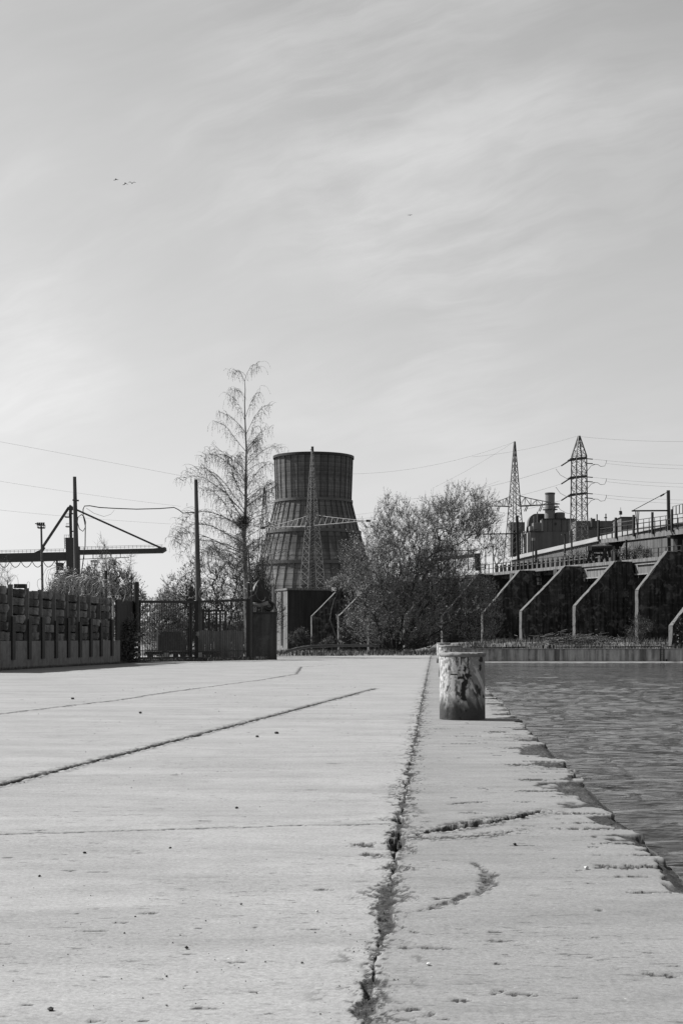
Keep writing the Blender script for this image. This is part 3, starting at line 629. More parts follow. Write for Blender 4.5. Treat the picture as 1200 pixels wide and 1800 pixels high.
# tangled sheet and wheel on top of the pillar
m = MB(); g = np.random.default_rng(8); bx, by = pc[0] - .3, pc[1] + .5
t = thing('tarpaulin', 'dark pointed bundle of torn sheeting beside the pillar top', 'tarpaulin', (bx, by, 3.0))
vs = []; nn = 12
for j, (rr, z) in enumerate(((.52, 3.55), (.60, 3.8), (.50, 4.3), (.32, 4.8), (.08, 5.15))):
    for k in range(nn): a = 2 * PI * k / nn; r_ = rr * (1 + .25 * g.normal()); vs.append((bx + r_ * math.cos(a), by + .7 * r_ * math.sin(a), z + .08 * g.normal()))
m.v = vs; m.f = [(j * nn + k, j * nn + (k + 1) % nn, (j + 1) * nn + (k + 1) % nn, (j + 1) * nn + k) for j in range(4) for k in range(nn)]; m.build('sheet', M_BLACK, t)
MB().tube([(bx - .5, by - .4, 3.5), (bx + .1, by - .5, 3.42), (bx + .6, by - .4, 3.6)], .13, 8).build('bundle_roll', M_MIDC, t)
def ring(c, R, r, nrm, n=28, m_=6):
    c = np.array(c, float); nrm = unit(nrm); a = unit(np.cross(nrm, (0, 0, 1))); b = np.cross(nrm, a)
    return [c + R * (math.cos(2 * PI * k / n) * a + math.sin(2 * PI * k / n) * b) for k in range(n + 1)]
t = thing('wheel', 'small black wheel lying tilted on the pillar top', 'wheel', (pc[0] + .28, pc[1] + .3, 3.0)); c = np.array((pc[0] + .30, pc[1] + .3, 3.42))
MB().tube(ring(c, .27, .09, (.5, -1, .2)), .11, 8, False).build('tyre', M_BLACK, t); MB().tube(ring(c, .09, .03, (.5, -1, .2), 12), .05, 6, False).build('hub', M_GALV, t)
MB().bar(c + (-.1, 0, -.2), c + (.25, 0, -.55), .16, .1).build('fork', M_BLACK, t)
one(MB().bar((pc[0] + .62, pc[1] + .3, 3.6), (pc[0] + .86, pc[1] + .3, 3.05), .06), 'stick', M_BLACK, 'short dark stick leaning off the pillar top right of the wheel', 'stick')
a = P(480.5, 1032, 93); one(MB().tube([(a[0], 93, .0), (a[0], 93, a[2])], .075, 8), 'pipe', M_LIGHTC, 'whitish pipe standing just right of the concrete pillar', 'pipe')
# low things behind the gate
t = thing('skip_container', 'rusty dark skip with pale rim behind the left gate leaf', 'skip', (P(302, 1160, 92)[0], 92, 0)); c = P(302, 1150, 92)
x0, x1_ = P(281, 0, 92)[0], P(326, 0, 92)[0]
m = MB(); m.prism([(x0, 91.2, .55), (x1_, 91.2, .55), (x1_ + .05, 91.2, 1.1), (x1_ - .3, 91.2, 1.75), (x0 + .35, 91.2, 1.8), (x0, 91.2, 1.5)], (0, 1.5, 0)); m.build('body', M_RUST, t)
m = MB(); m.bar((x0 - .04, 91.1, .5), (x0 - .04, 91.1, 1.86), .1); m.build('corner_post', M_LIGHTC, t); m = MB(); m.bar((x0 - .06, 91.1, 1.84), (x1_ - .2, 91.1, 1.84), .05); m.build('top_rim', M_MIDC, t)
m = MB(); m.box(((x0 + x1_) / 2 + .6, 91.9, .42), (4.6, 1.3, .16)); m.build('chassis', M_BLACK, t)
for k in range(5):
    cc = (x0 - .5 + k * 1.05, 91.2, .22); MB().box(cc, (.34, .5, .42)).build('foot_block', M_LIGHTC if k % 2 else M_BLACK, t)
t = thing('board_fence', 'grey board fence standing low behind the right gate leaf', 'fence', (P(390, 1160, 93)[0], 93, 0))
xa, xb = P(345, 0, 93)[0], P(428, 0, 93)[0]; nb = 16
for k in range(nb):
    x = xa + (xb - xa) * k / nb; MB().box((x + (xb - xa) / nb / 2, 93, .95 + .03 * math.sin(k * 7)), ((xb - xa) / nb - .015, .04, 1.8)).build('board', M_MIDC, t)
t = thing('shelter_frame', 'dark box-like iron frame above the board fence behind the gate', 'frame', (P(380, 1160, 94)[0], 94, 0))
for px in (357, 367, 381, 396): a = P(px, 1075, 94); MB().bar((a[0], 94, .0), (a[0], 94, a[2]), .13, up=(1, 0, 0)).build('post', M_BLACK, t)
for py, mt in ((1074, M_BLACK), (1080, M_MIDC)): MB().bar(P(354, py, 94), P(397, py - 1, 94), .12).build('beam', mt, t)
a = P(310.5, 1150, 83.7); one(MB().box((a[0], 83.2, .22), (.28, .28, .44)), 'marker_block', M_BLACK, 'small dark square block standing in front of the gate foot', 'block')

# ---- razor wire
def coil(name, A, B, R, pitch, label, mat, sag=.1, seed=0, n=14, r=.009, cat='razor wire'):
    A = np.array(A, float); B = np.array(B, float); Lc = np.linalg.norm(B - A); d = (B - A) / Lc; s = unit(np.cross(d, (0, 0, 1))); turns = int(Lc / pitch); g = np.random.default_rng(seed); pts = []
    for i in range(turns * n):
        t = i / (turns * n); a = 2 * PI * i / n; rr = R * (1 + .18 * math.sin(i * .13 + seed) + .08 * g.normal()); j = .25 * pitch * g.normal() * 0
        pts.append(A + d * (t * Lc + .3 * R * math.sin(a * .5 + seed)) + s * rr * math.cos(a) * .8 + np.array((0, 0, rr * math.sin(a) + sag * math.sin(t * 9 + seed))))
    o = MB().tube(pts, r, 3, False).build(name, mat, None, (A + B) / 2); return tag(o, label, cat)
coil('razor_wire', (wallX(66.9) - .1, 66.9, 4.0), (wallX(74.8), 74.8, 3.75), .62, .30, 'thickest tangle of razor wire on top of the block wall', M_WIREL, seed=1)
coil('razor_wire', (wallX(67.8) - .4, 67.8, 3.9), (wallX(79) - .2, 79, 3.8), .50, .42, 'second looser razor wire coil behind the tangle on the block wall', M_WIREL, seed=4)
coil('razor_wire', (wallX(60.5) - .2, 60.5, 3.6), (wallX(66.6) - .1, 66.6, 3.75), .34, 1.5, 'sparse wide loops of razor wire at the left end of the block wall', M_WIREL, seed=6)
coil('razor_wire', gp(tm + .5, 3.95), gp(GL + .1, 4.15), .32, .22, 'tight razor wire coil above the right gate leaf', M_WIREL, seed=2)
coil('razor_wire', (-12.2, 78.2, 2.35), (-11.35, 79.9, 2.55), .30, .25, 'small tangle of razor wire hanging in front of the dark wall panel', M_WIREL, seed=3)
coil('razor_wire', gp(GL - .5, 4.35, .2), gp(GL + .9, 4.2, .3), .5, .5, 'wide razor wire loops at the right gate post', M_WIREL, seed=9)
coil('razor_wire', gp(.2, 3.62), gp(tm, 3.66), .07, .3, 'thin low wire spiral along the left gate leaf top', M_WIREL, seed=12, r=.008)

# ================================================================ POLES, FLOODLIGHT, CRANE
a = P(131.5, 838, 96)
t = thing('utility_pole', 'tall tapering concrete pole on the left with coiled cable beside it', 'pole', (P(137, 1150, 96)[0], 96, 0))
MB().tube([(P(138, 1150, 96)[0], 96, 0), a], [.26, .115], 12).build('shaft', M_POLE, t)
MB().tube([P(128, 879, 95.8), P(139, 880, 95.8)], .06, 6).build('bracket', M_BLACK, t)
MB().tube(ring(P(149, 1011, 95.5), .26, .03, (.4, -1, 0)), .045, 6, False).build('cable_coil', M_BLACK, t)
pts = [P(x, y, 95.5) for x, y in ((143, 905), (137.5, 909), (136.5, 918), (140, 930), (146, 934), (150, 928), (151, 918), (148, 908), (143, 904))]
MB().tube(pts, .03, 6, False).build('cable_loop', M_BLACK, t)
t = thing('utility_pole', 'dark tapering pole standing in front of the birch', 'pole', (P(349, 1150, 97)[0], 97, 0))
MB().tube([(P(351, 1150, 97)[0], 97, 0), P(344.5, 843, 97)], [.24, .12], 12).build('shaft', M_POLE, t)
pts = [P(x, y, 96 + (x - 140) / 200) for x, y in ((144, 1005), (150, 960), (150.5, 925), (146.5, 905), (146.5, 895), (149, 889.5), (158, 889), (175, 892), (200, 893.5), (240, 895), (280, 894), (306, 892), (314, 896), (322, 902), (345, 900))]
one(MB().tube(pts, .035, 6), 'cable', M_BLACK, 'thick black cable strung from the left pole to the birch pole', 'cable')
one(MB().tube([P(x, y, 97) for x, y in ((152, 893), (165, 902), (183, 908), (195, 904), (202, 896))], .012, 4), 'cable', M_WIRE, 'thin slack wire drooping below the thick black cable', 'cable')
def floodlight(px, ytop, ybot, Y, wpx, label):
    a = P(px, ytop, Y); b = P(px + 2.5, ybot, Y); u = Y / F; t = thing('floodlight_mast', label, 'floodlight', (b[0], Y, 0))
    MB().tube([(b[0] + .1, Y, 0), (a[0], Y, a[2] - 6 * u)], [.16, .10], 8).build('mast', M_STEEL2, t)
    hw = wpx / 2 * u; z = a[2] - 5 * u
    MB().box((a[0], Y, z - 4 * u), (2 * hw, 2 * hw, .12)).build('platform', M_BLACK, t)
    m = MB()
    for sx in (-1, 0, 1):
        for sy in (-1, 1): m.bar((a[0] + sx * hw, Y + sy * hw, z - 4 * u), (a[0] + sx * hw, Y + sy * hw, z + 2 * u), .06)
    for sy in (-1, 1): m.bar((a[0] - hw, Y + sy * hw, z + .5 * u), (a[0] + hw, Y + sy * hw, z + .5 * u), .06)
    m.build('guard_rail', M_STEEL, t)
    for k in range(4): MB().box((a[0] - hw * 1.05 + k * hw * .65, Y - hw * .6, z + 2.9 * u), (hw * .5, .35, .28), .3).build('lamp', M_STEEL, t)
    m = MB(); m.bar((a[0] - hw * 1.7, Y - hw, z + 3.2 * u), (a[0] - hw * .6, Y - hw, z + 2.4 * u), .22, .10); m.build('lamp_hood', M_GALV, t)
floodlight(73, 919, 1040, 150, 11, 'floodlight mast with a railed platform left of the crane')
floodlight(167, 984, 1030, 260, 9, 'small distant floodlight mast right of the left pole')
# gantry crane
CY = 262.; u = CY / F
t = thing('bridge_crane', 'dark bridge crane with long horizontal boom and triangular stays', 'crane', (P(125, 1122, CY)[0], CY, -.5))
def cp(x, y, dy=0.): return P(x, y, CY + dy)
m = MB(); A_, B_ = cp(-140, 982), cp(131, 978); m.prism([cp(-140, 976), cp(60, 971.5), cp(129, 970), cp(129, 984), cp(60, 986.2), cp(-140, 991)], (0, 2.4, 0)); m.build('rear_boom', M_STEEL, t)
m = MB(); m.prism([cp(131.5, 966.5), cp(270, 964), cp(290, 961.5), cp(291, 967), cp(284, 971.5), cp(131.5, 974.5)], (0, 2.2, 0)); m.build('front_boom', M_STEEL, t)
m = MB(); m.prism([cp(115, 945, -.3), cp(130, 945, -.3), cp(131, 1016, -.3), cp(118, 1016, -.3)], (0, 3.1, 0)); m.build('tower', M_STEEL, t)
m = MB(); m.prism([cp(134, 960, 1), cp(138.5, 960, 1), cp(139, 1060, 1), cp(134, 1060, 1)], (0, 1.6, 0)); m.build('leg', M_STEEL, t)
m = MB(); m.prism([cp(118, 1010, .6), cp(122, 1010, .6), cp(117, 1060, .6), cp(113, 1060, .6)], (0, 1.2, 0)); m.build('leg', M_STEEL, t)
m = MB(); m.prism([cp(121.5, 892, .8), cp(125.5, 892, .8), cp(126.5, 945, .8), cp(122.5, 945, .8)], (0, .7, 0)); m.build('mast', M_STEEL, t)
m = MB(); m.prism([cp(119, 893, .5), cp(123.5, 887, .5), cp(130, 892, .5), cp(128, 896, .5), cp(122, 896, .5)], (0, .9, 0)); m.build('apex', M_STEEL, t)
m = MB(); m.bar(cp(121.5, 892, 1), cp(74, 964, 1), .42, .42); m.build('stay', M_STEEL, t); m = MB(); m.prism([cp(76, 960, .7), cp(79, 963, .7), cp(73, 972, .7), cp(59, 972, .7), cp(70, 967, .7)], (0, .8, 0)); m.build('stay_foot', M_STEEL, t)
m = MB(); m.bar(cp(128, 893, 1), cp(285, 964, 1), .34, .34); m.build('stay', M_STEEL, t)
m = MB()
for (x0, x1_, f0, f1, dp) in ((-140, 113, lambda x: 976 - (x + 140) * .0245, 0, 0), (140, 287, lambda x: 966.3 - (x - 140) * .025, 0, 0)):
    xs_ = np.arange(x0, x1_, 7.2)
    for x in xs_: m.bar(cp(x, f0(x)), cp(x, f0(x) - 5), .05)
    for hh in (2.6, 5): m.bar(cp(x0, f0(x0) - hh), cp(x1_, f0(x1_) - hh), .05)
m.build('boom_railing', M_STEEL2, t)
m = MB(); x = -60
while x < 100:
    pts = [cp(x + 19.5 * s, 987 + .0 * x + 10.5 * (1 - (2 * s - 1) ** 2) - (x + 19.5 * s) * .008, -.3) for s in np.linspace(0, 1, 10)]; m.tube(pts, .065, 5, False); x += 19.5
m.build('festoon_cable', M_BLACK, t)
m = MB(); m.bar(cp(140, 983, -.1), cp(228, 979.6, -.1), .12)
for x in np.arange(148, 228, 16): m.bar(cp(x, 983 - (x - 140) * .04, -.1), cp(x, 973, -.1), .12)
m.build('runway_rail', M_STEEL, t)
m = MB(); m.box(cp(106, 996), (10 * u, 1.4, 13 * u)); m.build('trolley_cab', M_STEEL, t)
m = MB(); m.bar(cp(100.5, 985), cp(101, 1008), .3); m.bar(cp(97, 1008), cp(112, 1008), .2); m.build('trolley_frame', M_BLACK, t)
for (x, y) in ((118.5, 909), (127, 903), (120, 926), (127.5, 934)): MB().box(cp(x, y), (7 * u, 1.2, .16)).build('service_platform', M_STEEL, t); 
m = MB()
for (x, y) in ((118.5, 909), (127, 903), (120, 926)):
    for s in (-3, 0, 3): m.bar(cp(x + s, y, -.5), cp(x + s, y - 6, -.5), .05)
    m.bar(cp(x - 3, y - 6, -.5), cp(x + 3, y - 6, -.5), .05)
for x in (113.5, 117, 121, 131): m.bar(cp(x, 945, -.1), cp(x, 940, -.1), .05)
m.bar(cp(113.5, 940.5, -.1), cp(131, 940.5, -.1), .05); m.bar(cp(113.5, 945, -.2), cp(114.5, 965, -.2), .1)
for y in range(947, 966, 4): m.bar(cp(113.5, y, -.2), cp(117, y, -.2), .06)
m.build('ladder_and_rails', M_STEEL2, t)
# ================================================================ BUNKER VIADUCT (buttressed wall on the right and centre)
VD = np.array((-.355, .935, 0)); VN = np.array((-.935, -.355, 0))       # along the wall (away), and outwards
ZT = 10.43
def vp(Y, s, z, along=0.): return np.array((36.3 - .38 * (Y - 157), Y, 0)) + VN * s + VD * along + (0, 0, z)
vd = thing('bunker_viaduct', 'long dark concrete bunker viaduct with sloping buttresses across the basin', 'viaduct', vp(195, 0, 0))
FINS = [(147.2, 7.0, 2.6), (157.8, 3.75, 6.6), (167.8, 5.4, 5.1), (178.7, 6.2, 4.7), (190, 5.5, 4.6), (201.6, 5.6, 4.4), (213.2, 6, 4.6), (226.6, 6, 4.6), (240, 5.6, 5.0), (253, 5.4, 5.2)]
M_EDGE = gen('worn_sunlit_edge', .12, .4, 1.5, .4, bump=.5, bd=.03, world=True, blotch=.7, blotch_col=.05)  # edges are worn, and the sun on them is put into the paler colour
M_FORM = gen('dark_bin_wall', .04, .35, .5, .3, streak=.3, bump=.4, bd=.05, world=True)
TH = .56
g = np.random.default_rng(31)
for i, (Y, d, zb) in enumerate(FINS):
    zt = ZT + (.55 if i == 1 else 0)
    prof = [(d, -1.6), (d, zb), (.0, zt - .02), (-2.2, zt), (-2.5, ZT - 1.9), (-9, ZT - 2.0), (-9, -1.6)]
    # the side that faces the basin is built up from cast lifts; edges of the lifts stay visible
    m = MB(); m.prism([vp(Y, s, z, -TH / 2) for s, z in prof], VD * TH)
    b = m.build('buttress', M_FINC, vd)
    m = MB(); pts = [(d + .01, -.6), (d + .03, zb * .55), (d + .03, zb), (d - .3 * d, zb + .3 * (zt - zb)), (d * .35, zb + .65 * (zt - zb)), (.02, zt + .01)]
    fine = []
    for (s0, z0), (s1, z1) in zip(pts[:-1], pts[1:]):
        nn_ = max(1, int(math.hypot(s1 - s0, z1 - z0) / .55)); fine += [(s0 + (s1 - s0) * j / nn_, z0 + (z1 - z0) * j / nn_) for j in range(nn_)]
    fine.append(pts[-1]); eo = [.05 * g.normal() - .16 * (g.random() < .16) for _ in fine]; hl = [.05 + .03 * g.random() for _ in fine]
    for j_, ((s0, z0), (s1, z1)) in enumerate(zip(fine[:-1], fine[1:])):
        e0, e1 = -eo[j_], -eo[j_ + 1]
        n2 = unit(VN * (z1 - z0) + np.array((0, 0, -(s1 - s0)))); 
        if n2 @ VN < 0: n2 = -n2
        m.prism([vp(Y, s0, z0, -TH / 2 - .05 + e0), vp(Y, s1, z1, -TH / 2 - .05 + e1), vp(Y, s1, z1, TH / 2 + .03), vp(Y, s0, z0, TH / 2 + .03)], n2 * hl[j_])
    m.build('worn_lit_edge', M_EDGE, vd)
    # shallow casting lifts and vertical boards on the near face
    m = MB()
    for z in np.arange(1.4, ZT - .4, 1.9):
        sf = d if z < zb else d * (1 - (z - zb) / (zt - zb)); m.frame((vp(Y, (sf - .35 - 8.5) / 2 + .0, z, -TH / 2 - .012)), VN * ((sf - .35 + 8.5) / 2), VD * .03, (0, 0, .06))
    for s in np.arange(-7.5, d - .4, 2.2):
        zz = zt - .5 if s <= -.5 else (zb + (zt - zb) * (1 - max(s, 0) / d) - .5); m.frame(vp(Y, s, zz / 2 - .2, -TH / 2 - .012), VN * .05, VD * .03, (0, 0, zz / 2))
    m.build('casting_joint', M_FINC, vd, kind='stuff')
for i in range(len(FINS) - 1):
    Ya, Yb = FINS[i][0], FINS[i + 1][0]; La = np.linalg.norm(vp(Yb, 0, 0) - vp(Ya, 0, 0)); a0 = TH / 2 + .05; a1 = La - TH / 2 - .05
    # deck edge, girder, back wall
    m = MB(); m.prism([vp(Ya, -2.35, ZT - .12, .0), vp(Ya, -2.35, ZT - .12, La), vp(Ya, -2.35, ZT + .28, La), vp(Ya, -2.35, ZT + .28, 0)], -VN * .5); m.build('deck_edge', M_MIDC, vd)
    if i in (1, 2, 5, 8, 7, 0):
        zb_ = ZT - 1.62; m = MB(); m.prism([vp(Ya, -2.5, zb_, a0 + .9), vp(Ya, -2.5, zb_, a1 - .3), vp(Ya, -2.5, ZT - .15, a1), vp(Ya, -2.5, ZT - .15, a0 + .1)], -VN * .35); m.build('girder_panel', M_MIDC, vd)
        m = MB(); m.frame(vp(Ya, -2.42, ZT - .40, (a0 + a1) / 2), VD * ((a1 - a0) / 2 - .6), VN * .10, (0, 0, .05)); m.build('girder_flange', M_LIGHTC, vd)
        m = MB(); m.frame(vp(Ya, -2.40, zb_ + .07, (a0 + a1) / 2 + .3), VD * ((a1 - a0) / 2 - .6), VN * .12, (0, 0, .07)); m.build('girder_flange', M_LIGHTC, vd)
    else:
        m = MB(); m.frame(vp(Ya, -2.6, ZT - .75, La * .55), VD * .45, VN * .3, (0, 0, .7)); m.build('bracket_pier', M_DARKC, vd)
        m = MB(); m.frame(vp(Ya, -3.6, ZT - .35, La / 2), VD * (La / 2 - .5), VN * .2, (0, 0, .3)); m.build('deck_beam', M_DARKC, vd)
        m = MB(); m.frame(vp(Ya, -5.2, ZT - 1.5, La * .38), VD * .75, VN * .1, (0, 0, .8)); m.build('hatch', M_LIGHTC, vd)
    m = MB(); m.prism([vp(Ya, -9.2, -1.5, 0), vp(Ya, -9.2, -1.5, La), vp(Ya, -9.2, ZT - .3, La), vp(Ya, -9.2, ZT - .3, 0)], -VN * .5); m.build('back_wall', M_FORM, vd)
m = MB(); m.prism([vp(140, -2.9, ZT - .1), vp(140, -34, ZT - .1), vp(268, -34, ZT - .1), vp(268, -2.9, ZT - .1)], (0, 0, .34)); m.build('deck_slab', M_DARKC, vd)
# end block; sunlight on its end face painted as paler panels
ew = 6.4; a = vp(253.5, 7.2, 0, 7.2)
m = MB(); m.prism([vp(253.5, 7.2, -2, 7.2), vp(253.5, 7.2, -2, 7.2 + ew), vp(253.5, -9, -2, 7.2 + ew), vp(253.5, -9, -2, 7.2)], (0, 0, ZT + 1.75)); m.build('end_block', M_FORM, vd)
for k in range(3): m = MB(); m.prism([vp(253.5, 7.22, -2, 7.2 + .02 + k * ew / 3), vp(253.5, 7.22, -2, 7.2 - .04 + (k + 1) * ew / 3), vp(253.5, 7.34, -2, 7.2 - .04 + (k + 1) * ew / 3), vp(253.5, 7.34, -2, 7.2 + .02 + k * ew / 3)], (0, 0, ZT + 1.7)); m.build('sunlit_end_panel', M_MIDC, vd)
m = MB(); m.prism([vp(253.5, 7.5, ZT - .35, 7.0), vp(253.5, 7.5, ZT - .35, 7.4 + ew), vp(253.5, -9, ZT - .35, 7.4 + ew), vp(253.5, -9, ZT - .35, 7.0)], (0, 0, .35)); m.build('end_cap', M_MIDC, vd)
c = vp(253.5, 7.5, 0, 10.0); one(MB().bar(c, c + (0, 0, 10), .30, up=(1, 0, 0)), 'drain_pipe', M_LIGHTC, 'thin pale pipe running up the sunlit end face of the viaduct', 'pipe')
m = MB(); m.prism([vp(253.5, -7, -2, 0), vp(253.5, -7, -2, 7.1), vp(253.5, -7, ZT - .4, 7.1), vp(253.5, -7, ZT - .4, 0)], -VN * .5); m.build('back_wall', M_FORM, vd)
m = MB(); m.prism([vp(253.5, -1, ZT - .5, .3), vp(253.5, -1, ZT - .5, 7.15), vp(253.5, -1, ZT + .25, 7.15), vp(253.5, -1, ZT + .25, .3)], -VN * 6); m.build('deck_edge', M_MIDC, vd)
# railings on the deck
def railing(name, label, A, B, h, sp, rails, r, mat, group=None, cat='railing', post_r=None):
    A = np.array(A, float); B = np.array(B, float); Lr = np.linalg.norm(B - A); n = max(1, int(Lr / sp)); t = thing(name, label, cat, (A + B) / 2, group)
    m = MB(); m.box((0, 0, h / 2), (post_r or r * 1.6, post_r or r * 1.6, h), .35); me = m.mesh('post')
    me.materials.append(mat)
    for k in range(n + 1):
        o = link('post', me, mat, t); o.location = A + (B - A) * k / n - wl(t)
    for rh in rails: MB().bar(A + (0, 0, h * rh), B + (0, 0, h * rh), r, r).build('rail', mat, t)
    return t
railing('railing', 'dark railing along the front edge of the viaduct deck, right part', vp(172.5, -2.7, ZT + .25), vp(206, -2.7, ZT + .25), 1.35, 1.28, (.5, .97), .07, M_BLACK)
railing('railing', 'railing on the viaduct deck left of the willow, in front of the cooling tower', vp(236, -2.7, ZT + .25), vp(266, -2.7, ZT + .25), 1.3, 1.9, (.5, .97), .07, M_BLACK)
railing('railing', 'low railing stretch right of the black buffer stop', vp(159.5, -3.2, ZT + .3), vp(171, -3.2, ZT + .3), 1.15, 1.5, (.5, .97), .06, M_BLACK)
railing('railing', 'short railing piece at the far right end of the deck', vp(143, -3.2, ZT + .8), vp(157, -3.2, ZT + .8), 1.7, 1.0, (.62, .97), .06, M_BLACK)
# row of stubby posts with pale kerb behind the railing
t = thing('stub_wall', 'row of short dark stubs on a pale kerb along the deck', 'parapet', vp(190, -6, ZT + .25))
m = MB(); m.frame(vp(190, -6.2, ZT + .45, 0), VD * 19, VN * .3, (0, 0, .2)); m.build('kerb', M_LIGHTC, t)
ms = MB().box((0, 0, .62), (.34, .34, 1.05)).mesh('stub')
for k in range(30): o = link('stub', ms, M_BLACK, t); o.location = vp(190, -6.0, ZT + .45, -18.5 + k * 1.27) - wl(t); o.rotation_euler = (.05 * math.sin(k * 3), .05 * math.cos(k * 5), 0)
MB().frame(vp(190, -5.6, ZT + 1.28, 0), VD * 19, VN * .05, (0, 0, .05)).build('cable_duct', M_GALV, t)
t = thing('stub_wall', 'short row of dark stubs at the far right edge of the deck', 'parapet', vp(150, -6, ZT + .25))
MB().frame(vp(150, -6.2, ZT + .45, 0), VD * 8, VN * .3, (0, 0, .2)).build('kerb', M_LIGHTC, t)
for k in range(12): o = link('stub', ms, M_BLACK, t); o.location = vp(150, -6.0, ZT + .5, -7.5 + k * 1.27) - wl(t)
# ballast along the deck
gx = np.linspace(0, 1, 90); gy = np.linspace(0, 1, 12); bx_, by_ = np.meshgrid(gx, gy)
Yb_ = 152 + bx_ * 28; s_ = -2.75 - by_ * 5; pts = np.stack([36.3 - .38 * (Yb_ - 157) + VN[0] * s_, Yb_ + VN[1] * s_, ZT + .26 + .30 * np.sin(np.clip(by_ * 1.6, 0, 1) * PI / 2) * (.4 + fbm(Yb_ * 2.5, s_ * 2.5, 3))], -1)
I = np.arange(bx_.size).reshape(bx_.shape); f = np.stack([I[:-1, :-1], I[1:, :-1], I[1:, 1:], I[:-1, 1:]], -1).reshape(-1, 4)
link('ballast', np_mesh('ballast', pts.reshape(-1, 3), f), M_DIRT, None, (0, 0, 0), 'stuff')
# buffer stop
t = thing('buffer_stop', 'black heavy railway buffer stop standing on the deck', 'buffer stop', P(1052, 987, 171)); 
def bp(x, y, d=0.): return P(x, y, 171 + d)
MB().tube([bp(1031, 965, -.8), bp(1073, 963, 1)], .34, 8).build('buffer_beam', M_BLACK, t)
for (x0, y0, x1_, y1_, d) in ((1037, 966, 1032, 986, -.5), (1040, 966, 1042, 986, .3), (1059, 965, 1066, 984, .5), (1064, 965, 1058, 983, -.3), (1069, 964, 1071, 980, .8)):
    MB().bar(bp(x0, y0, d), bp(x1_, y1_, d), .34).build('strut', M_BLACK, t)
MB().bar(bp(1041, 975, 0), bp(1066, 974.5, .8), .22).build('cross_beam', M_BLACK, t); MB().bar(bp(1041, 970, 0), bp(1066, 969, .8), .12).build('cross_beam', M_BLACK, t)
MB().box(bp(1035, 964, -1.2), (.5, .3, .5)).build('buffer_pad', M_MIDC, t)
# upper walkway on piers
def wp(Y, z, off=0., al=0.): return np.array((41.3 - .38 * (Y - 157), Y, z)) + VN * off + VD * al
t = thing('footbridge', 'elevated walkway with pale girder on bracket piers above the deck', 'footbridge', wp(160, 10.6))
A_, B_ = 178.5, 141.
m = MB(); m.prism([wp(A_, 13.2, .9), wp(B_, 13.2, .9), wp(B_, 13.85, .9), wp(A_, 13.75, .9)], -VN * .25); m.build('girder', M_MIDC, t)
m = MB(); m.prism([wp(A_, 13.2, -.9), wp(B_, 13.2, -.9), wp(B_, 13.8, -.9), wp(A_, 13.7, -.9)], -VN * .25); m.build('girder', M_MIDC, t)
m = MB(); m.prism([wp(A_, 13.62, .6), wp(B_, 13.62, .6), wp(B_, 13.62, -.85), wp(A_, 13.62, -.85)], (0, 0, .1)); m.build('deck_plate', M_STEEL, t)
Lw = np.linalg.norm(wp(B_, 0) - wp(A_, 0)); npst = 10
mp_ = MB(); mp_.box((0, 0, 1.15), (.22, .22, 2.5), .35); mp_.box((.18, 0, -.12), (.5, .22, .14), .35); mep = mp_.mesh('bent_post')
for k in range(npst + 1): o = link('bent_post', mep, M_BLACK, t); o.location = wp(A_, 13.75, 1.05) + (wp(B_, 0) - wp(A_, 0)) * k / npst - wl(t)
mep2 = MB().box((0, 0, .65), (.09, .09, 1.3)).mesh('post')
for k in range(34): o = link('post', mep2, M_BLACK, t); o.location = wp(A_, 13.75, .95) + (wp(B_, 0) - wp(A_, 0)) * (k + .5) / 34 - wl(t)
for k in range(34): o = link('post', mep2, M_STEEL2, t); o.location = wp(A_, 13.75, -.95) + (wp(B_, 0) - wp(A_, 0)) * k / 34 - wl(t); o.scale = (.7, .7, 1.6)
for h in (.65, 1.3): MB().bar(wp(A_, 13.75 + h, .95), wp(B_, 13.75 + h, .95), .09).build('rail', M_BLACK, t)
for h in (1.0, 2.05): MB().bar(wp(A_, 13.75 + h, -.95), wp(B_, 13.75 + h, -.95), .08).build('rail', M_STEEL2, t)
for Yp, in ((176.3,), (163.8,), (150.5,)):
    m = MB(); m.frame(wp(Yp, 11.9), VD * .42, VN * .38, (0, 0, 1.4)); m.build('pier', M_BLACK, t); m = MB(); m.prism([wp(Yp, 12.7, 0, -.4), wp(Yp, 12.95, 1.3, -.4), wp(Yp, 13.19, 1.3, -.4), wp(Yp, 13.19, -.9, -.4), wp(Yp, 12.7, -.6, -.4)], VD * .8); m.build('bracket', M_BLACK, t)
a = P(1100, 946, 171); MB().bar((a[0], 171, 10.6), (a[0], 171, 13.2), .2, up=(1, 0, 0)).build('prop', M_BLACK, t)
# catenary masts
t = thing('catenary_mast', 'thick mast with long side arm and stay at the right edge', 'mast', P(1174, 985, 166))
MB().bar(P(1175.5, 990, 166), P(1173.5, 862, 166), .34, up=(1, 0, 0)).build('mast', M_STEEL, t); MB().bar(P(1110, 898, 163), P(1176, 897.5, 166), .17).build('arm', M_BLACK, t); MB().tube([P(1112, 897, 163), P(1172, 865, 166)], .04, 4).build('stay', M_BLACK, t)
MB().tube([P(1160, 872, 165.4), P(1166, 868.5, 165.7)], .10, 6).build('insulator', M_BLACK, t)
for a_, b_ in (((1116, 898), (1119.5, 938)), ((1122, 898), (1119.5, 938)), ((1119, 898), (1119, 946))): MB().tube([P(a_[0], a_[1], 163), P(b_[0], b_[1], 163)], .05, 4).build('drop_arm', M_STEEL2, t)
t = thing('catenary_mast', 'dark mast with a long thin arm reaching left, in front of the left pylon', 'mast', P(909, 985, 200))
MB().bar(P(910.5, 990, 200), P(908, 907, 200), .36, up=(1, 0, 0)).build('mast', M_BLACK, t); MB().bar(P(849, 939, 197), P(911, 938, 200), .16).build('arm', M_BLACK, t); MB().tube([P(911, 938, 200), P(945, 930, 202)], .05, 4).build('stay', M_BLACK, t)
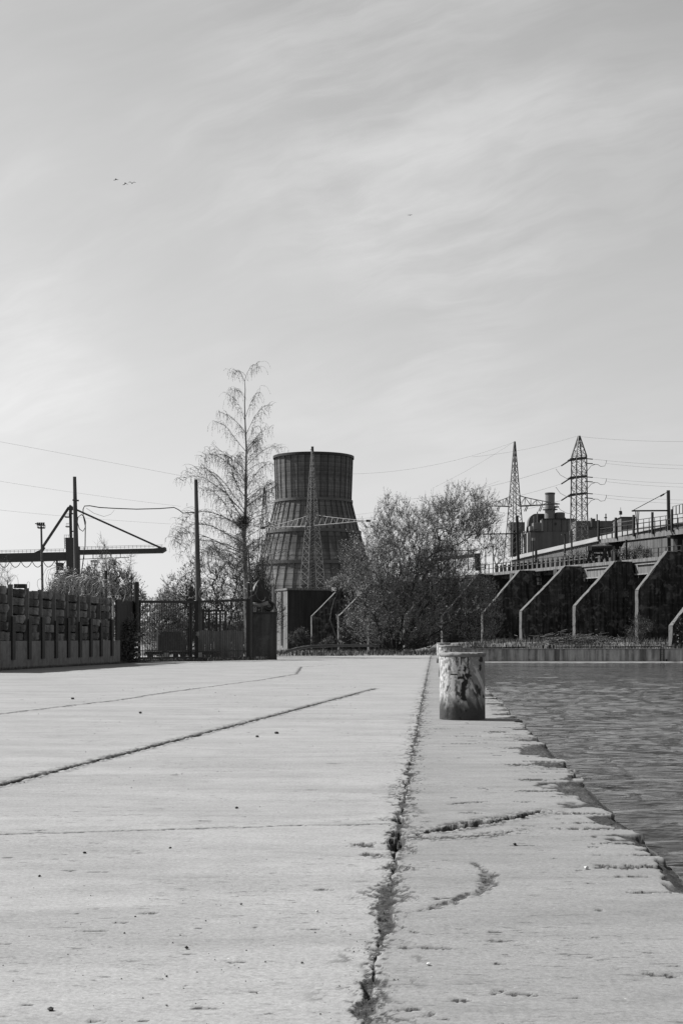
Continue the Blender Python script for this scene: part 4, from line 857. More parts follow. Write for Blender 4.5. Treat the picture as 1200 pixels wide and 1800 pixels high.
for (x, y0, y1, w_, lb, kind) in ((936, 946, 985, .16, 'slim lamp post with a pale square head on the deck', 'sq'), (992, 939, 975, .2, 'T-shaped lamp post in front of the long shed', 'T'), (1004, 936, 975, .22, 'signal post beside the T-shaped lamp', 'sg'), (941.5, 966, 985, .3, 'thick short dark post on the deck right of the slim lamp', 'p')):
    t = thing('lamp_post' if kind != 'p' else 'deck_post', lb, 'lamp post' if kind in 'sqT' else 'post', P(x, y1 + 4, 196)); MB().bar(P(x, y1 + 4, 196), P(x, y0, 196), w_, up=(1, 0, 0)).build('shaft', M_STEEL, t)
    if kind == 'sq': MB().box(P(x + 1, y0 + 2, 195.8), (.42, .3, .38)).build('lamp_head', M_LIGHTC, t)
    if kind == 'T': MB().bar(P(x - 6, y0 + 1, 196), P(x + 6, y0, 196), .2, .12).build('crossarm', M_MIDC, t)
    if kind == 'sg': MB().box(P(x - 1, y0 + 3, 195.8), (.4, .3, .9)).build('signal_head', M_MIDC, t); MB().bar(P(x, y0 + 4, 196), P(x + 4, y0 + 3, 196), .15).build('bracket', M_BLACK, t)
# old portal and cables behind the willow, left of the mast
t = thing('portal_frame', 'dark portal frame with a thick post behind the willow crown', 'portal', P(838, 1003, 206))
MB().bar(P(840, 1003, 206), P(838, 974, 206), .8, up=(1, 0, 0)).build('column', M_BLACK, t); MB().bar(P(760, 984, 214), P(842, 975.5, 206), .5).build('beam', M_BLACK, t); MB().bar(P(770, 968, 214), P(838, 968, 206), .14).build('beam', M_BLACK, t)
for px in (775, 800, 822): MB().bar(P(px, 1003, 210), P(px, 963, 210), .14, up=(1, 0, 0)).build('post', M_BLACK, t)
for (px, y0, Y) in ((853, 960, 208), (866, 957, 210)):
    t = thing('deck_post', 'thin dark post with short crossbar, %s of the pair left of the arm mast' % ('left' if px == 853 else 'right'), 'post', P(px, 1000, Y)); MB().bar(P(px, 1000, Y), P(px, y0, Y), .12, up=(1, 0, 0)).build('shaft', M_BLACK, t); MB().bar(P(px - 3, y0 + 4, Y), P(px + 5, y0 + 3, Y), .12).build('crossbar', M_BLACK, t)

# long shed behind
t = thing('long_shed', 'long ribbed shed with a bright roof strip behind the railings', 'shed', (41, 215, 9))
S0, S1 = np.array((32.0, 268, 0)), np.array((48.4, 142, 0)); SDr = unit(S1 - S0); SN = np.array((-SDr[1], SDr[0], 0)); SN = SN if SN[0] < 0 else -SN; LS = np.linalg.norm(S1 - S0)
M_SHED = gen('shed_cladding', .085, .3, .6, .2, streak=.3, bump=.2, bd=.02, world=True, rnd=.12); M_ROOFL = gen('pale_roof_sheet', .24, .15, 1, .1, rnd=.12, bump=.1, world=True)
npan = 46
for k in range(npan):
    a = S0 + SDr * LS * k / npan; b = S0 + SDr * (LS * (k + 1) / npan - .12); m = MB(); m.prism([a + (0, 0, 8), b + (0, 0, 8), b + (0, 0, 16.05), a + (0, 0, 16.05)], -SN * .3); m.build('wall_panel', M_SHED, t)
for k in range(22):
    a = S0 + SDr * LS * k / 22 + SN * .35; b = S0 + SDr * (LS * (k + 1) / 22 - .05) + SN * .35; m = MB(); m.prism([a + (0, 0, 16.0), b + (0, 0, 16.0), b - SN * 1.6 + (0, 0, 16.95), a - SN * 1.6 + (0, 0, 16.95)], (0, 0, .1)); m.build('roof_sheet', M_ROOFL, t)
m = MB(); m.prism([S0 - SN * .2 + (0, 0, 8), S1 - SN * .2 + (0, 0, 8), S1 - SN * .2 + (0, 0, 16), S0 - SN * .2 + (0, 0, 16)], -SN * 14); m.build('body', M_STEEL, t)
m = MB(); m.prism([S0 - SN * 1.3 + (0, 0, 16.75), S1 - SN * 1.3 + (0, 0, 16.75), S1 - SN * 14 + (0, 0, 17.2), S0 - SN * 14 + (0, 0, 17.2)], (0, 0, .2)); m.build('flat_roof', M_DARKC, t)
railing('railing', 'thin railing along the shed roof at the right edge', np.array((45.6, 160, 17.2)), np.array((42.8, 184, 17.2)), 1.2, 1.2, (1,), .06, M_STEEL2)

# ================================================================ POWER STATION
YS = 450.; k_ = YS / F
def sz(py): return CH + (HOR - py) * k_
def sx(px): return (px - 600) * k_
M_STN = gen('station_cladding', .12, .2, .08, .15, streak=.25, bump=.1, world=True); M_STN2 = gen('station_light', .26, .2, .2, .15, bump=.1, world=True); M_CHIM = gen('chimney_metal', .17, .2, .3, .1, rough=.5, bump=.1, world=True)
st = thing('power_station', 'dark boxy power station block behind the long shed', 'building', (sx(975), YS + 10, 0))
def sbox(x0, x1, y0, y1, d0, d1, name, mat, par=None): m = MB(); m.box(((sx(x0) + sx(x1)) / 2, YS + (d0 + d1) / 2, (sz(y0) + sz(y1)) / 2), (sx(x1) - sx(x0), d1 - d0, sz(y0) - sz(y1))); return m.build(name, mat, par or st)
sbox(931, 1012, 935, 1118, 0, 16, 'lower_hall', M_STN); sbox(953.5, 1012, 912.5, 935, .4, 16, 'upper_hall', M_STN)
sbox(953, 1012.5, 911.3, 912.5, 0, 16.4, 'roof_edge', M_BLACK); sbox(930.5, 954, 933.8, 935, -.3, 16, 'roof_edge', M_BLACK)
sbox(951, 954, 914, 933.6, .2, 3, 'stair_tower', M_STN2); sbox(974.5, 977.5, 918.5, 923, .2, .6, 'window', M_BLACK)
for x in (962, 970, 986, 996, 1004): sbox(x, x + .35, 913, 966, -.12 if 0 else .25, .5, 'cladding_seam', M_BLACK)
sbox(938, 951, 918, 933, 1, 6, 'plant_room', M_CHIM); sbox(932, 939, 924, 933, 2, 6, 'plant_box', M_STN2); sbox(900, 926, 915, 930, 6, 12, 'side_tank_house', M_STN); sbox(900, 904, 930, 975, 6, 12, 'side_column', M_STN2); sbox(905, 922, 930, 975, 9, 12, 'side_wall', M_STN)
for x in (912, 917, 922, 926): sbox(x, x + 1.6, 930, 978, 7, 8, 'column', M_STN2)
sbox(927, 931.5, 936, 975, .5, 3, 'lit_corner', M_STN2)  # pale box: sunlight on the hall's left face put into the colour
for x, y0 in ((938.5, 907), (944.5, 899)): MB().bar((sx(x), YS + 1, sz(934)), (sx(x), YS + 1, sz(y0)), .3, up=(1, 0, 0)).build('vent_pipe', M_CHIM, st)
ch = thing('chimney', 'short thick metal chimney with a ring platform on the power station roof', 'chimney', (sx(970), YS + 5, sz(912)))
MB().lathe((sx(970), YS + 5, sz(912)), [(1.62, 0), (1.62, (912 - 888) * k_), (1.5, (912 - 888) * k_), (1.5, (912 - 864.5) * k_), (1.56, (912 - 864.5) * k_ + .1)], 28, False, True).build('stack', M_CHIM, ch, smooth=False)
MB().lathe((sx(970), YS + 5, sz(894)), [(1.5, 0), (2.4, .02), (2.4, .22), (1.5, .24)], 24).build('platform', M_STEEL, ch); MB().lathe((sx(970), YS + 5, sz(866.5)), [(1.52, 0), (1.62, .05), (1.62, .5), (1.52, .55)], 24).build('rim_band', M_STEEL, ch)
MB().lathe((sx(970), YS + 5, sz(890)), [(2.35, 0), (2.35, .12)], 24).build('platform_rail', M_STEEL, ch)
MB().bar((sx(975), YS + 4, sz(889)), (sx(985), YS + 4, sz(889)), .4).build('side_platform', M_STEEL, ch)
tk = thing('roof_tank', 'squat dark tank on the power station roof right of the chimney', 'tank', (sx(987), YS + 5, sz(912)))
MB().lathe((sx(987.5), YS + 5, sz(911.5)), [(1.6, 0), (1.6, 12 * k_), (1.3, 13 * k_)], 24, False, True).build('shell', M_STN, tk); MB().bar((sx(988), YS + 4, sz(909)), (sx(997), YS + 4, sz(909)), .4).build('gangway', M_STEEL, tk)
hd = thing('exhaust_duct', 'curved dark duct hood arching left of the chimney', 'duct', (sx(945), YS + 7, sz(933)))
pts = []; 
for q_ in np.linspace(0, 1, 9): a = PI - q_ * PI / 2; pts.append((sx(946) + 13 * k_ * math.cos(a) * 1.0, YS + 8, sz(916) + 16 * k_ * math.sin(a)))
poly = [(sx(931), YS + 6, sz(934))] + [(p[0], YS + 6, p[2]) for p in pts] + [(sx(961), YS + 6, sz(900)), (sx(961), YS + 6, sz(934))]
MB().prism(poly, (0, 4.5, 0)).build('hood', M_STN, hd)
for x in (948, 952, 956, 960): MB().box((sx(x), YS + 5.8, (sz(902) + sz(912)) / 2), (.35, .3, 12 * k_)).build('louvre', M_BLACK, hd)
# low building range to the right
def far_box(x0, x1, y0, y1, Y, d, name, mat, par): kk = Y / F; return MB().box(((x0 + x1) / 2 * kk - 600 * kk, Y + d / 2, CH + (HOR - (y0 + y1) / 2) * kk), ((x1 - x0) * kk, d, (y1 - y0) * kk)).build(name, mat, par)
t = thing('plant_building', 'long low dark plant range with a bright band behind the shed', 'building', P(1060, 1122, 420))
far_box(1012, 1096, 915.5, 926, 420, 12, 'upper_range', M_STN, t); far_box(1012, 1096, 926, 931.5, 421, 8, 'bright_band', M_STN2, t); far_box(1012, 1110, 931.5, 1118, 420, 10, 'lower_range', M_STN, t)
for x in (1022, 1036, 1052, 1060, 1080): far_box(x, x + 2.6, 926, 931.5, 420.2, .6, 'column', M_STEEL, t)
far_box(1040, 1045.5, 911.5, 926, 419.5, 3, 'turret', M_STEEL, t); far_box(1037.5, 1040, 910, 926, 419.6, 3, 'turret_side', M_STN2, t)
t = thing('control_block', 'flat topped dark block building above the walkway, right of the plant', 'building', P(1104, 1122, 400)); far_box(1091, 1116, 909.5, 1118, 400, 12, 'walls', M_STN, t); far_box(1090, 1117, 908.3, 909.5, 399.5, 13, 'roof', M_BLACK, t)
for (px, y0, y1, lb) in ((1048.5, 904, 916, 'slim roof antenna mast right of the bright turret'), (1064, 903, 918, 'slim mast with crossbars on the plant range roof'), (1090, 892, 912, 'thin aerial with box on the plant roof beside the control block')):
    t = thing('antenna_mast', lb, 'antenna', P(px, y1, 419)); MB().bar(P(px, y1, 419), P(px, y0, 419), .3 if px < 1080 else .12, up=(1, 0, 0)).build('mast', M_STEEL, t)
    if px > 1060: MB().bar(P(px - 3, y0 + 7, 419), P(px + 2, y0 + 7, 419), .3).build('crossbar', M_STEEL, t)
    if px == 1090: MB().box(P(1090, 902, 418.6), (.8, .6, .9)).build('box', M_STEEL, t)

# ================================================================ COOLING TOWER
TY = 520.; kt = TY / F; tcx = (551 - 600) * kt
def tz(py): return CH + (HOR - py) * kt
ct = thing('cooling_tower', 'big dark ribbed cooling tower with waisted panelled shell', 'cooling tower', (tcx, TY, 0))
tiers = [(22.9, tz(1042), 20.35, tz(993), 40), (20.15, tz(991.5), 17.0, tz(938), 40), (16.8, tz(936.5), 13.95, tz(884), 40), (13.75, tz(881), 14.35, tz(804), 32)]
M_TPAN = gen('tower_board_panel', .12, .3, .12, .2, streak=.3, bump=.25, bd=.08, rnd=.25, boards=1.6, blotch=.5, blotch_col=.05); M_TRIB = gen('tower_rib', .045, .3, .3, .2, bump=.1, world=True); M_TRING = gen('tower_ring', .12, .3, .3, .2, bump=.2, world=True)
for ti, (r0, z0, r1, z1, n) in enumerate(tiers):
    dth = 2 * PI / n; m = MB(); hw = math.tan(dth / 2); NZ = 5
    for j in range(NZ):                      # board courses inside a panel
        a, b = j / NZ, (j + 1) / NZ; ra = r0 + (r1 - r0) * a; rb = r0 + (r1 - r0) * b; za = z0 + (z1 - z0) * a; zb = z0 + (z1 - z0) * b - .06; o_ = .03 * (j % 2)
        m.prism([(ra - .12 + o_, -ra * hw * .96, za), (ra - .12 + o_, ra * hw * .96, za), (rb - .12 + o_, rb * hw * .96, zb), (rb - .12 + o_, -rb * hw * .96, zb)], (-.5, 0, 0))
    mpan = m.mesh('panel'); m = MB(); m.prism([(r0 + .14, -.10, z0 - .2), (r1 + .14, -.10, z1 + .2), (r1 - .7, -.10, z1 + .2), (r0 - .7, -.10, z0 - .2)], (0, .20, 0)); mrib = m.mesh('rib')
    for k in range(n):
        if math.sin(dth * k + .1) > .35: continue                  # far side, never in view
        o = link('panel', mpan, M_TPAN, ct); o.location = (0, 0, 0); o.rotation_euler = (0, 0, dth * (k + .5))
        o = link('rib', mrib, M_TRIB, ct); o.location = (0, 0, 0); o.rotation_euler = (0, 0, dth * k)
for r, z, w_, h in ((14.55, tz(805), .5, .9), (14.1, tz(882.5), .8, .9), (17.2, tz(937), .9, 1.1), (20.6, tz(992), .9, 1.1), (23.3, tz(1042), .9, 1.5)):
    m = MB(); m.lathe((tcx, TY, z - h / 2), [(r - w_, 0), (r + .25, 0), (r + .25, h), (r - w_, h)], 72); m.build('ring_beam', M_TRING if z < 60 else M_BLACK, ct)
m = MB(); m.lathe((tcx, TY, 0), [(25.5, 0), (22.2, tz(1042)), (19.6, tz(992)), (16.2, tz(937)), (13.1, tz(883)), (13.6, tz(806))], 64); m.build('inner_shell', M_TRIB, ct)
m = MB()
for k in range(0, 40): a = 2 * PI * k / 40; m.bar((tcx + 26.5 * math.cos(a), TY + 26.5 * math.sin(a), -2), (tcx + 23 * math.cos(a + .07 * (-1) ** k), TY + 23 * math.sin(a + .07 * (-1) ** k), tz(1042)), .7)
m.build('leg_lattice', M_TRING, ct, kind='stuff')

# ================================================================ PYLONS
def lattice(m, lv, rot, c, legs, rb):
    """lv: (z, half width); braces into m"""
    cr, sr = math.cos(rot), math.sin(rot)
    def cn(i, k): z, h = lv[i]; x, y = ((-1, -1), (1, -1), (1, 1), (-1, 1))[k]; return np.array((c[0] + cr * x * h - sr * y * h, c[1] + sr * x * h + cr * y * h, c[2] + z))
    for i in range(len(lv) - 1):
        for k in range(4):
            k2 = (k + 1) % 4; m.bar(cn(i, k), cn(i + 1, k2), rb); m.bar(cn(i, k2), cn(i + 1, k), rb)
            if i % 2 == 0: m.bar(cn(i, k), cn(i, k2), rb)
    return cn
def pylon(label, px, ytop, Y, segs, rot, legr, rb, mat=None):
    mat = mat or M_STEEL2; kk = Y / F; c = ((px - 600) * kk, Y, -1.0); H = CH + (HOR - ytop) * kk + 1
    lv = []
    for (f0, h0), (f1, h1), n in segs:
        for i in range(n): a = i / n; lv.append(((f0 + (f1 - f0) * a) * H, h0 + (h1 - h0) * a))
    lv.append((segs[-1][1][0] * H, segs[-1][1][1]))
    t = thing('electricity_pylon', label, 'pylon', c); m = MB(); cn = lattice(m, lv, rot, c, True, rb); m.build('bracing', mat, t, kind='stuff')
    for k in range(4): MB().tube([cn(i, k) for i in range(len(lv))], legr, 4).build('leg', mat, t)
    return t, c, H, lambda z: z
def arm(t, c, A, B, mid, zlow, ztop, hw, rb, mat, n=7):
    """lattice arm from tip A to tip B through the body; each half is its own part"""
    for T in (A, B):
        T = np.array(T, float); d = np.array((T[0] - c[0], T[1] - c[1], 0)); Ln = np.linalg.norm(d); d /= Ln; s = np.array((-d[1], d[0], 0)); m = MB()
        r0 = np.array((c[0], c[1], 0)) + d * mid
        lo = [r0 + (T - (0, 0, T[2]) - r0) * i / n + (0, 0, zlow + (T[2] - zlow) * i / n) for i in range(n + 1)]
        up = [r0 + (T - (0, 0, T[2]) - r0) * i / n + (0, 0, ztop + (T[2] - ztop) * (i / n) ** .85) for i in range(n + 1)]
        for sg in (-1, 1):
            L1 = [p + s * sg * hw * (1 - i / n) for i, p in enumerate(lo)]
            m.tube(L1, rb * 1.3, 4); 
            for i in range(n): m.bar(L1[i], up[i + 1] if i % 2 == 0 else up[i], rb); m.bar(up[i], L1[i + 1] if i % 2 else L1[i], rb)
        m.tube(up, rb * 1.3, 4); m.build('crossarm', mat, t)
def strings(t, pts, ln, mat, r=.13, tilt=(0, 0, 0)):
    for p in pts: p = np.array(p, float); MB().tube([p, p + np.array(tilt) + (0, 0, -ln)], r, 6).build('insulator', mat, t)
# pylon in front of the cooling tower
t, c, H, _ = pylon('lattice pylon with one long crossarm in front of the cooling tower', 549, 790, 300, [((0, 4.1), (.28, 2.1), 6), ((.28, 2.1), (.66, .95), 10), ((.66, .95), (1, .14), 12)], .5, .08, .05, M_GALV)
TA = P(466, 928, 309); TB = P(643, 915.5, 290); arm(t, c, TA, TB, 1.2, 25.0, 27.3, 1.0, .055, M_GALV, 9)
for T, dr in ((TA, -1), (TB, 1)): MB().tube([T, T + (dr * .9, 0, 0)], .26, 6).build('insulator', M_BLACK, t)
MB().tube([P(549, 792, 300), P(549, 785, 300)], .3, 6).build('peak_cap', M_BLACK, t); MB().bar(P(545, 790, 300), P(550, 793, 300), .1).build('peak_arm', M_BLACK, t)
# pylon left of the power station
t, c, H, _ = pylon('slender pointed pylon with a wide truss crossarm left of the chimney', 904, 776, 300, [((0, 3.0), (.6, 1.15), 12), ((.6, 1.15), (1, .08), 15)], .45, .10, .055)
A_, B_ = P(852, 889, 303), P(983, 886, 297); cc = np.array((c[0], 300, 0)); arm(t, c, A_, B_, 1.0, 29.2, 31.4, .9, .07, M_STEEL2, 7)
strings(t, [P(x, 889, 301) for x in (862, 876, 925, 950, 974)], 1.0, M_BLACK, .1, (-.5, 0, -.2)); strings(t, [P(x + 2.6, 889, 301) for x in (862, 876, 925, 950, 974)], 1.0, M_BLACK, .1, (-.5, 0, -.2))
# big strain pylon
t, c, H, _ = pylon('tallest heavy strain pylon right of the chimney with three short arms', 1017, 766, 300, [((0, 1.9), (.64, 1.28), 13), ((.64, 1.28), (.905, 1.15), 7), ((.905, 1.15), (1, .1), 3)], .3, .14, .075)
for yy in (808, 840, 870): 
    m = MB(); z = CH + (HOR - yy) * .12
    for s in (-.95, .95): m.bar((c[0] - 2.1, 300 + s, z), (c[0] + 1.5, 300 + s, z + .35), .3, .3)
    m.bar((c[0] - 2.6, 299, z - .4), (c[0] + 1.3, 299, z + .25), .3); m.build('short_arm', M_STEEL, t)
STR = {}
for i, yy in enumerate((813, 845, 874)):
    a = P(1000, yy - 1, 300); b = P(986, yy + 5.5, 302); MB().tube([a + (0, 0, .3), b], [.16, .16], 6).build('insulator', M_BLACK, t); STR[i] = (a, b)
    for j, dy in enumerate((-7, 1)): p = P(1027, yy + dy, 300); q_ = P(1041, yy + dy + 1.2, 300 - 0); MB().tube([p, q_], .11, 6).build('insulator', M_BLACK, t)
    MB().tube([P(x, y + yy - 813, 299.5) for x, y in ((1041, 816), (1050, 816.5), (1055, 820), (1062, 819), (1065, 812), (1064.5, 809))], .05, 4).build('jumper_wire', M_WIRE, t)
    MB().tube([P(x, y + yy - 813, 299.5) for x, y in ((1046, 816), (1038, 819), (1031, 828), (1026, 835))], .05, 4).build('jumper_wire', M_WIRE, t)
    MB().tube([P(x, y + yy - 813, 301) for x, y in ((976, 824), (984, 835), (995, 841), (1002, 842))], .04, 4).build('jumper_wire', M_WIRE, t)
# distant pylon behind the birch
t, c, H, _ = pylon('thin distant pylon behind the birch, left of the tower', 465, 856, 420, [((0, 3.4), (1, .12), 18)], .4, .09, .06)
arm(t, c, P(444, 925, 424), P(486, 922, 416), .8, 34.0, 36, .6, .07, M_STEEL2, 4)
# wires
def wire(pts, label, r=.045, sag=0., n=24):
    r *= .55; A, B = [np.array(p, float) for p in pts]; q = [A + (B - A) * i / n + (0, 0, -sag * 4 * (i / n) * (1 - i / n)) for i in range(n + 1)]
    tag(MB().tube(q, r, 3).build('power_cable', M_WIRE, None, q[0]), label, 'power cable', 'overhead power cables')
wire((P(-60, 765, 290), P(318, 836, 330)), 'highest power cable crossing the sky at the left edge', .04)
wire((P(-60, 836, 290), P(318, 890, 330)), 'second power cable from the top at the left edge', .035, .3)
wire((P(-60, 890, 290), P(300, 921, 330)), 'third power cable from the top at the left edge', .035, .3)
wire((P(620, 833, 300), P(903, 777, 300)), 'power cable rising from the cooling tower to the slender pylon tip', .035, 1.5)
wire((P(760, 858, 300), P(902, 777, 300)), 'steep power cable ending at the slender pylon tip', .035, .4)
wire((P(830, 803, 300), P(1012, 767, 300)), 'power cable ending at the strain pylon tip from the left', .035, .6)
wire((P(1014, 767, 300), P(1290, 774, 280)), 'topmost cable from the strain pylon tip to the right edge', .04, .6)
for i, yy in enumerate((813, 845, 874)):
    nm = ('upper', 'middle', 'lower')[i]
    wire((STR[i][1], P(700, yy + 66 - 10 * i, 300)), '%s cable from the strain pylon arms to the left' % nm, .04, 1.2)
    wire((P(1041, yy - 6, 300), P(1290, yy + 5, 280)), '%s pair of cables right of the strain pylon, its top cable' % nm, .04, .5)
    wire((P(1064, yy + 1.5, 300), P(1290, yy + 11, 280)), '%s pair of cables right of the strain pylon, its bottom cable' % nm, .04, .5)
for i, (a, b, y) in enumerate(((622, 878, 905), (626, 870, 912), (630, 860, 919))):
    wire((P(a, y - 0, 300), P(b, y - 60 + i * 12, 300)), '%s faint cable between cooling tower and willow top' % ('upper', 'middle', 'lower')[i], .03, 1.0)
# ================================================================ TREES AND PLANTS
def segs_mesh(name, P0, P1, R0, R1, n=3):
    P0 = np.asarray(P0, float); P1 = np.asarray(P1, float); R0 = np.asarray(R0, float); R1 = np.asarray(R1, float)
    D = P1 - P0; D /= np.maximum(np.linalg.norm(D, axis=1, keepdims=True), 1e-9)
    A = np.where(np.abs(D[:, 2:3]) < .9, np.array([[0, 0, 1.]]), np.array([[1., 0, 0]])); X = np.cross(D, A); X /= np.linalg.norm(X, axis=1, keepdims=True); Y = np.cross(D, X)
    t = 2 * PI * np.arange(n) / n; off = X[:, None, :] * np.cos(t)[None, :, None] + Y[:, None, :] * np.sin(t)[None, :, None]
    a = P0[:, None, :] + off * R0[:, None, None]; b = P1[:, None, :] + off * R1[:, None, None]
    V = np.concatenate([a, b], 1).reshape(-1, 3); base = (np.arange(len(P0)) * 2 * n)[:, None]; k = np.arange(n); k2 = (k + 1) % n
    f = np.stack([base + k, base + k2, base + n + k2, base + n + k], -1).reshape(-1, 4); return np_mesh(name, V, f, n > 4)
def leaves_mesh(name, C_, D, Ln, Wd, rng):
    n = len(C_); D = D / np.maximum(np.linalg.norm(D, axis=1, keepdims=True), 1e-9); R_ = rng.normal(size=(n, 3)); S = np.cross(D, R_); S /= np.maximum(np.linalg.norm(S, axis=1, keepdims=True), 1e-9)
    Ln = np.broadcast_to(Ln, (n,))[:, None]; Wd = np.broadcast_to(Wd, (n,))[:, None]
    V = np.stack([C_, C_ + D * Ln * .45 + S * Wd / 2, C_ + D * Ln, C_ + D * Ln * .45 - S * Wd / 2], 1).reshape(-1, 3); return np_mesh(name, V, np.arange(4 * n).reshape(n, 4))
def colonize(nodes, parent, targets, rng, step=.5, kpath=.25, jit=.08, up=.15):
    nodes = [np.array(p, float) for p in nodes]; parent = list(parent); pl = [0.0] * len(nodes)
    for i in range(1, len(nodes)): pl[i] = pl[parent[i]] + np.linalg.norm(nodes[i] - nodes[parent[i]])
    arr = np.zeros((len(nodes) + len(targets) * 40, 3)); arr[:len(nodes)] = nodes; pla = np.zeros(len(arr)); pla[:len(nodes)] = pl; n = len(nodes); tips = []
    order = np.argsort(np.linalg.norm(targets - nodes[0], axis=1))
    for ti in order:
        t = targets[ti]; d = np.linalg.norm(arr[:n] - t, axis=1); cost = d + kpath * pla[:n] + 2.0 * np.maximum(0, arr[:n, 2] - t[2] - .2 * d); j = int(np.argmin(cost)); L_ = d[j]; m = max(1, int(L_ / step)); prev = j; p0 = arr[j].copy()
        bend = rng.normal(size=3) * L_ * .08; bend[2] += -up * L_
        for s in range(1, m + 1):
            f = s / m; p = p0 + (t - p0) * f + bend * 4 * f * (1 - f) * .5 + (rng.normal(size=3) * jit * step if s < m else 0)
            if n >= len(arr): break
            arr[n] = p; pla[n] = pla[prev] + np.linalg.norm(p - arr[prev]); parent.append(prev); prev = n; n += 1
        tips.append(prev)
    par = np.array(parent[:n]); cnt = np.zeros(n); 
    for t in tips: cnt[t] += 1
    for i in range(n - 1, 0, -1): cnt[par[i]] += cnt[i]
    return arr[:n], par, cnt, np.array(tips)
def sample_blobs(blobs, n, rng, shell=.0):
    vol = np.array([b[3] * b[4] * b[5] for b in blobs]); ids = rng.choice(len(blobs), n, p=vol / vol.sum()); out = []
    for i in ids:
        x, y, z, a, b, c = blobs[i]; v = rng.normal(size=3); v /= np.linalg.norm(v); r = rng.random() ** (1 / 3.) if not shell else (shell + (1 - shell) * rng.random()); out.append((x + v[0] * a * r, y + v[1] * b * r, z + v[2] * c * r))
    return np.array(out)
def build_woody(t, arr, par, cnt, r_tip, expo, big_mat, twig_mat, rcut=.045, rmax=.4, name_big='limbs', name_small='twigs'):
    R = np.minimum(r_tip * np.maximum(cnt, 1) ** expo, rmax); idx = np.arange(1, len(arr)); big = R[par[idx]] > rcut; o = wl(t)
    for sel, nm, mt, n, kd in ((big, name_big, big_mat, 7, None), (~big, name_small, twig_mat, 3, 'stuff')):
        k = idx[sel]
        if len(k): link(nm, segs_mesh(nm, arr[par[k]] - o, arr[k] - o, R[par[k]], R[k], n), mt, t, o, kd)
    return R
def twigs_and_leaves(t, base, dirs, rng, Ln, r, leaf_n, leaf_l, leaf_w, tmat, lmat, droop=0., nseg=2, tname='fine_twigs', lname='leaves', spread=.35):
    o = wl(t); n = len(base); L_ = Ln * (.5 + rng.random(n)); d = dirs / np.maximum(np.linalg.norm(dirs, axis=1, keepdims=True), 1e-9); p = base.copy(); S0 = []; S1 = []; LC = []; LD = []
    for s in range(nseg):
        q_ = p + d * (L_ / nseg)[:, None]; S0.append(p.copy()); S1.append(q_.copy())
        for k in range(leaf_n):
            f = rng.random(n)[:, None]; LC.append(p + (q_ - p) * f); LD.append(d + rng.normal(size=(n, 3)) * .55)
        d = d + rng.normal(size=(n, 3)) * spread; d[:, 2] -= droop; d /= np.linalg.norm(d, axis=1, keepdims=True); p = q_
    S0 = np.concatenate(S0); S1 = np.concatenate(S1); link(tname, segs_mesh(tname, S0 - o, S1 - o, np.full(len(S0), r), np.full(len(S0), r * .6), 3), tmat, t, o, 'stuff')
    if leaf_n: LC = np.concatenate(LC); LD = np.concatenate(LD); m = len(LC); link(lname, leaves_mesh(lname, LC - o, LD, leaf_l * (.6 + .8 * rng.random(m)), leaf_w * (.7 + .6 * rng.random(m)), rng), lmat, t, o, 'stuff')

# ---- big willow clump in the middle
rw = np.random.default_rng(101); YT = 124.; kw = YT / F
def tp_(px, py, dy=0.): return P(px, py, YT + dy)
base_ = P(694, 1146, YT); base_[2] = 0
wt = thing('willow_tree', 'large many-stemmed willow clump with fresh sparse leaves at the end of the quay', 'tree', base_)
stems = [[(694, 1146), (672, 1110), (648, 1065), (622, 1030), (604, 1000)], [(690, 1146), (680, 1080), (680, 1010), (690, 950), (694, 900)], [(700, 1146), (708, 1090), (722, 1040), (735, 990), (745, 930)], [(704, 1146), (730, 1100), (762, 1045), (800, 985), (850, 920)],
         [(706, 1146), (740, 1120), (790, 1090), (840, 1070)], [(700, 1146), (735, 1080), (775, 1010), (800, 950), (815, 890)], [(692, 1146), (665, 1125), (635, 1105)], [(698, 1146), (735, 1065), (738, 1030), (770, 960), (765, 890)]]
nodes = [base_ + (0, 0, -.1)]; par0 = [0]
for si, st_ in enumerate(stems):
    prev = 0; dy = (-1.5, 1.0, -.6, -1.2, -2.0, 1.5, -1.8, .3)[si]
    for k, (px, py) in enumerate(st_[1:]):
        tgt = tp_(px, py, dy * (k + 1)); src = nodes[prev].copy(); n_ = 5
        for s in range(1, n_ + 1): nodes.append(src + (tgt - src) * s / n_ + rw.normal(size=3) * .07); par0.append(prev if s == 1 else len(nodes) - 2); prev = len(nodes) - 1
BL = []
for (px, py, rx, ry, dp, dy) in ((640, 1015, 42, 62, 2.0, -1.5), (690, 925, 36, 52, 1.8, .5), (665, 960, 30, 50, 1.5, 0), (757, 950, 52, 70, 2.4, 0), (815, 905, 58, 50, 2.2, -.5), (846, 930, 28, 55, 1.5, -1), (655, 1088, 50, 52, 2.2, -1), (735, 1065, 80, 76, 3.2, 0), (835, 1080, 42, 62, 2.2, -1.5), (616, 985, 18, 40, 1, -2), (700, 1010, 60, 60, 2.8, 0), (790, 1010, 60, 55, 2.5, 0)):
    c = tp_(px, py, dy); BL.append((c[0], c[1], c[2], rx * kw, dp, ry * kw))
tg = sample_blobs(BL, 3600, rw); tg = tg[tg[:, 2] > .25]
arr, par, cnt, tips = colonize(nodes, par0, tg, rw, .45, .22)
R = build_woody(wt, arr, par, cnt, .0065, .44, M_BARK, M_TWIG, rcut=.04, rmax=.24)
k = np.where((cnt < 14))[0]; kk_ = np.concatenate([rw.choice(k, 8500), tips, tips, tips]); dirs = (arr[kk_] - arr[par[kk_]]) * 1.2; dirs /= np.maximum(np.linalg.norm(dirs, axis=1, keepdims=True), 1e-6); dirs = dirs + rw.normal(size=dirs.shape) * .5 + (0, 0, .75)
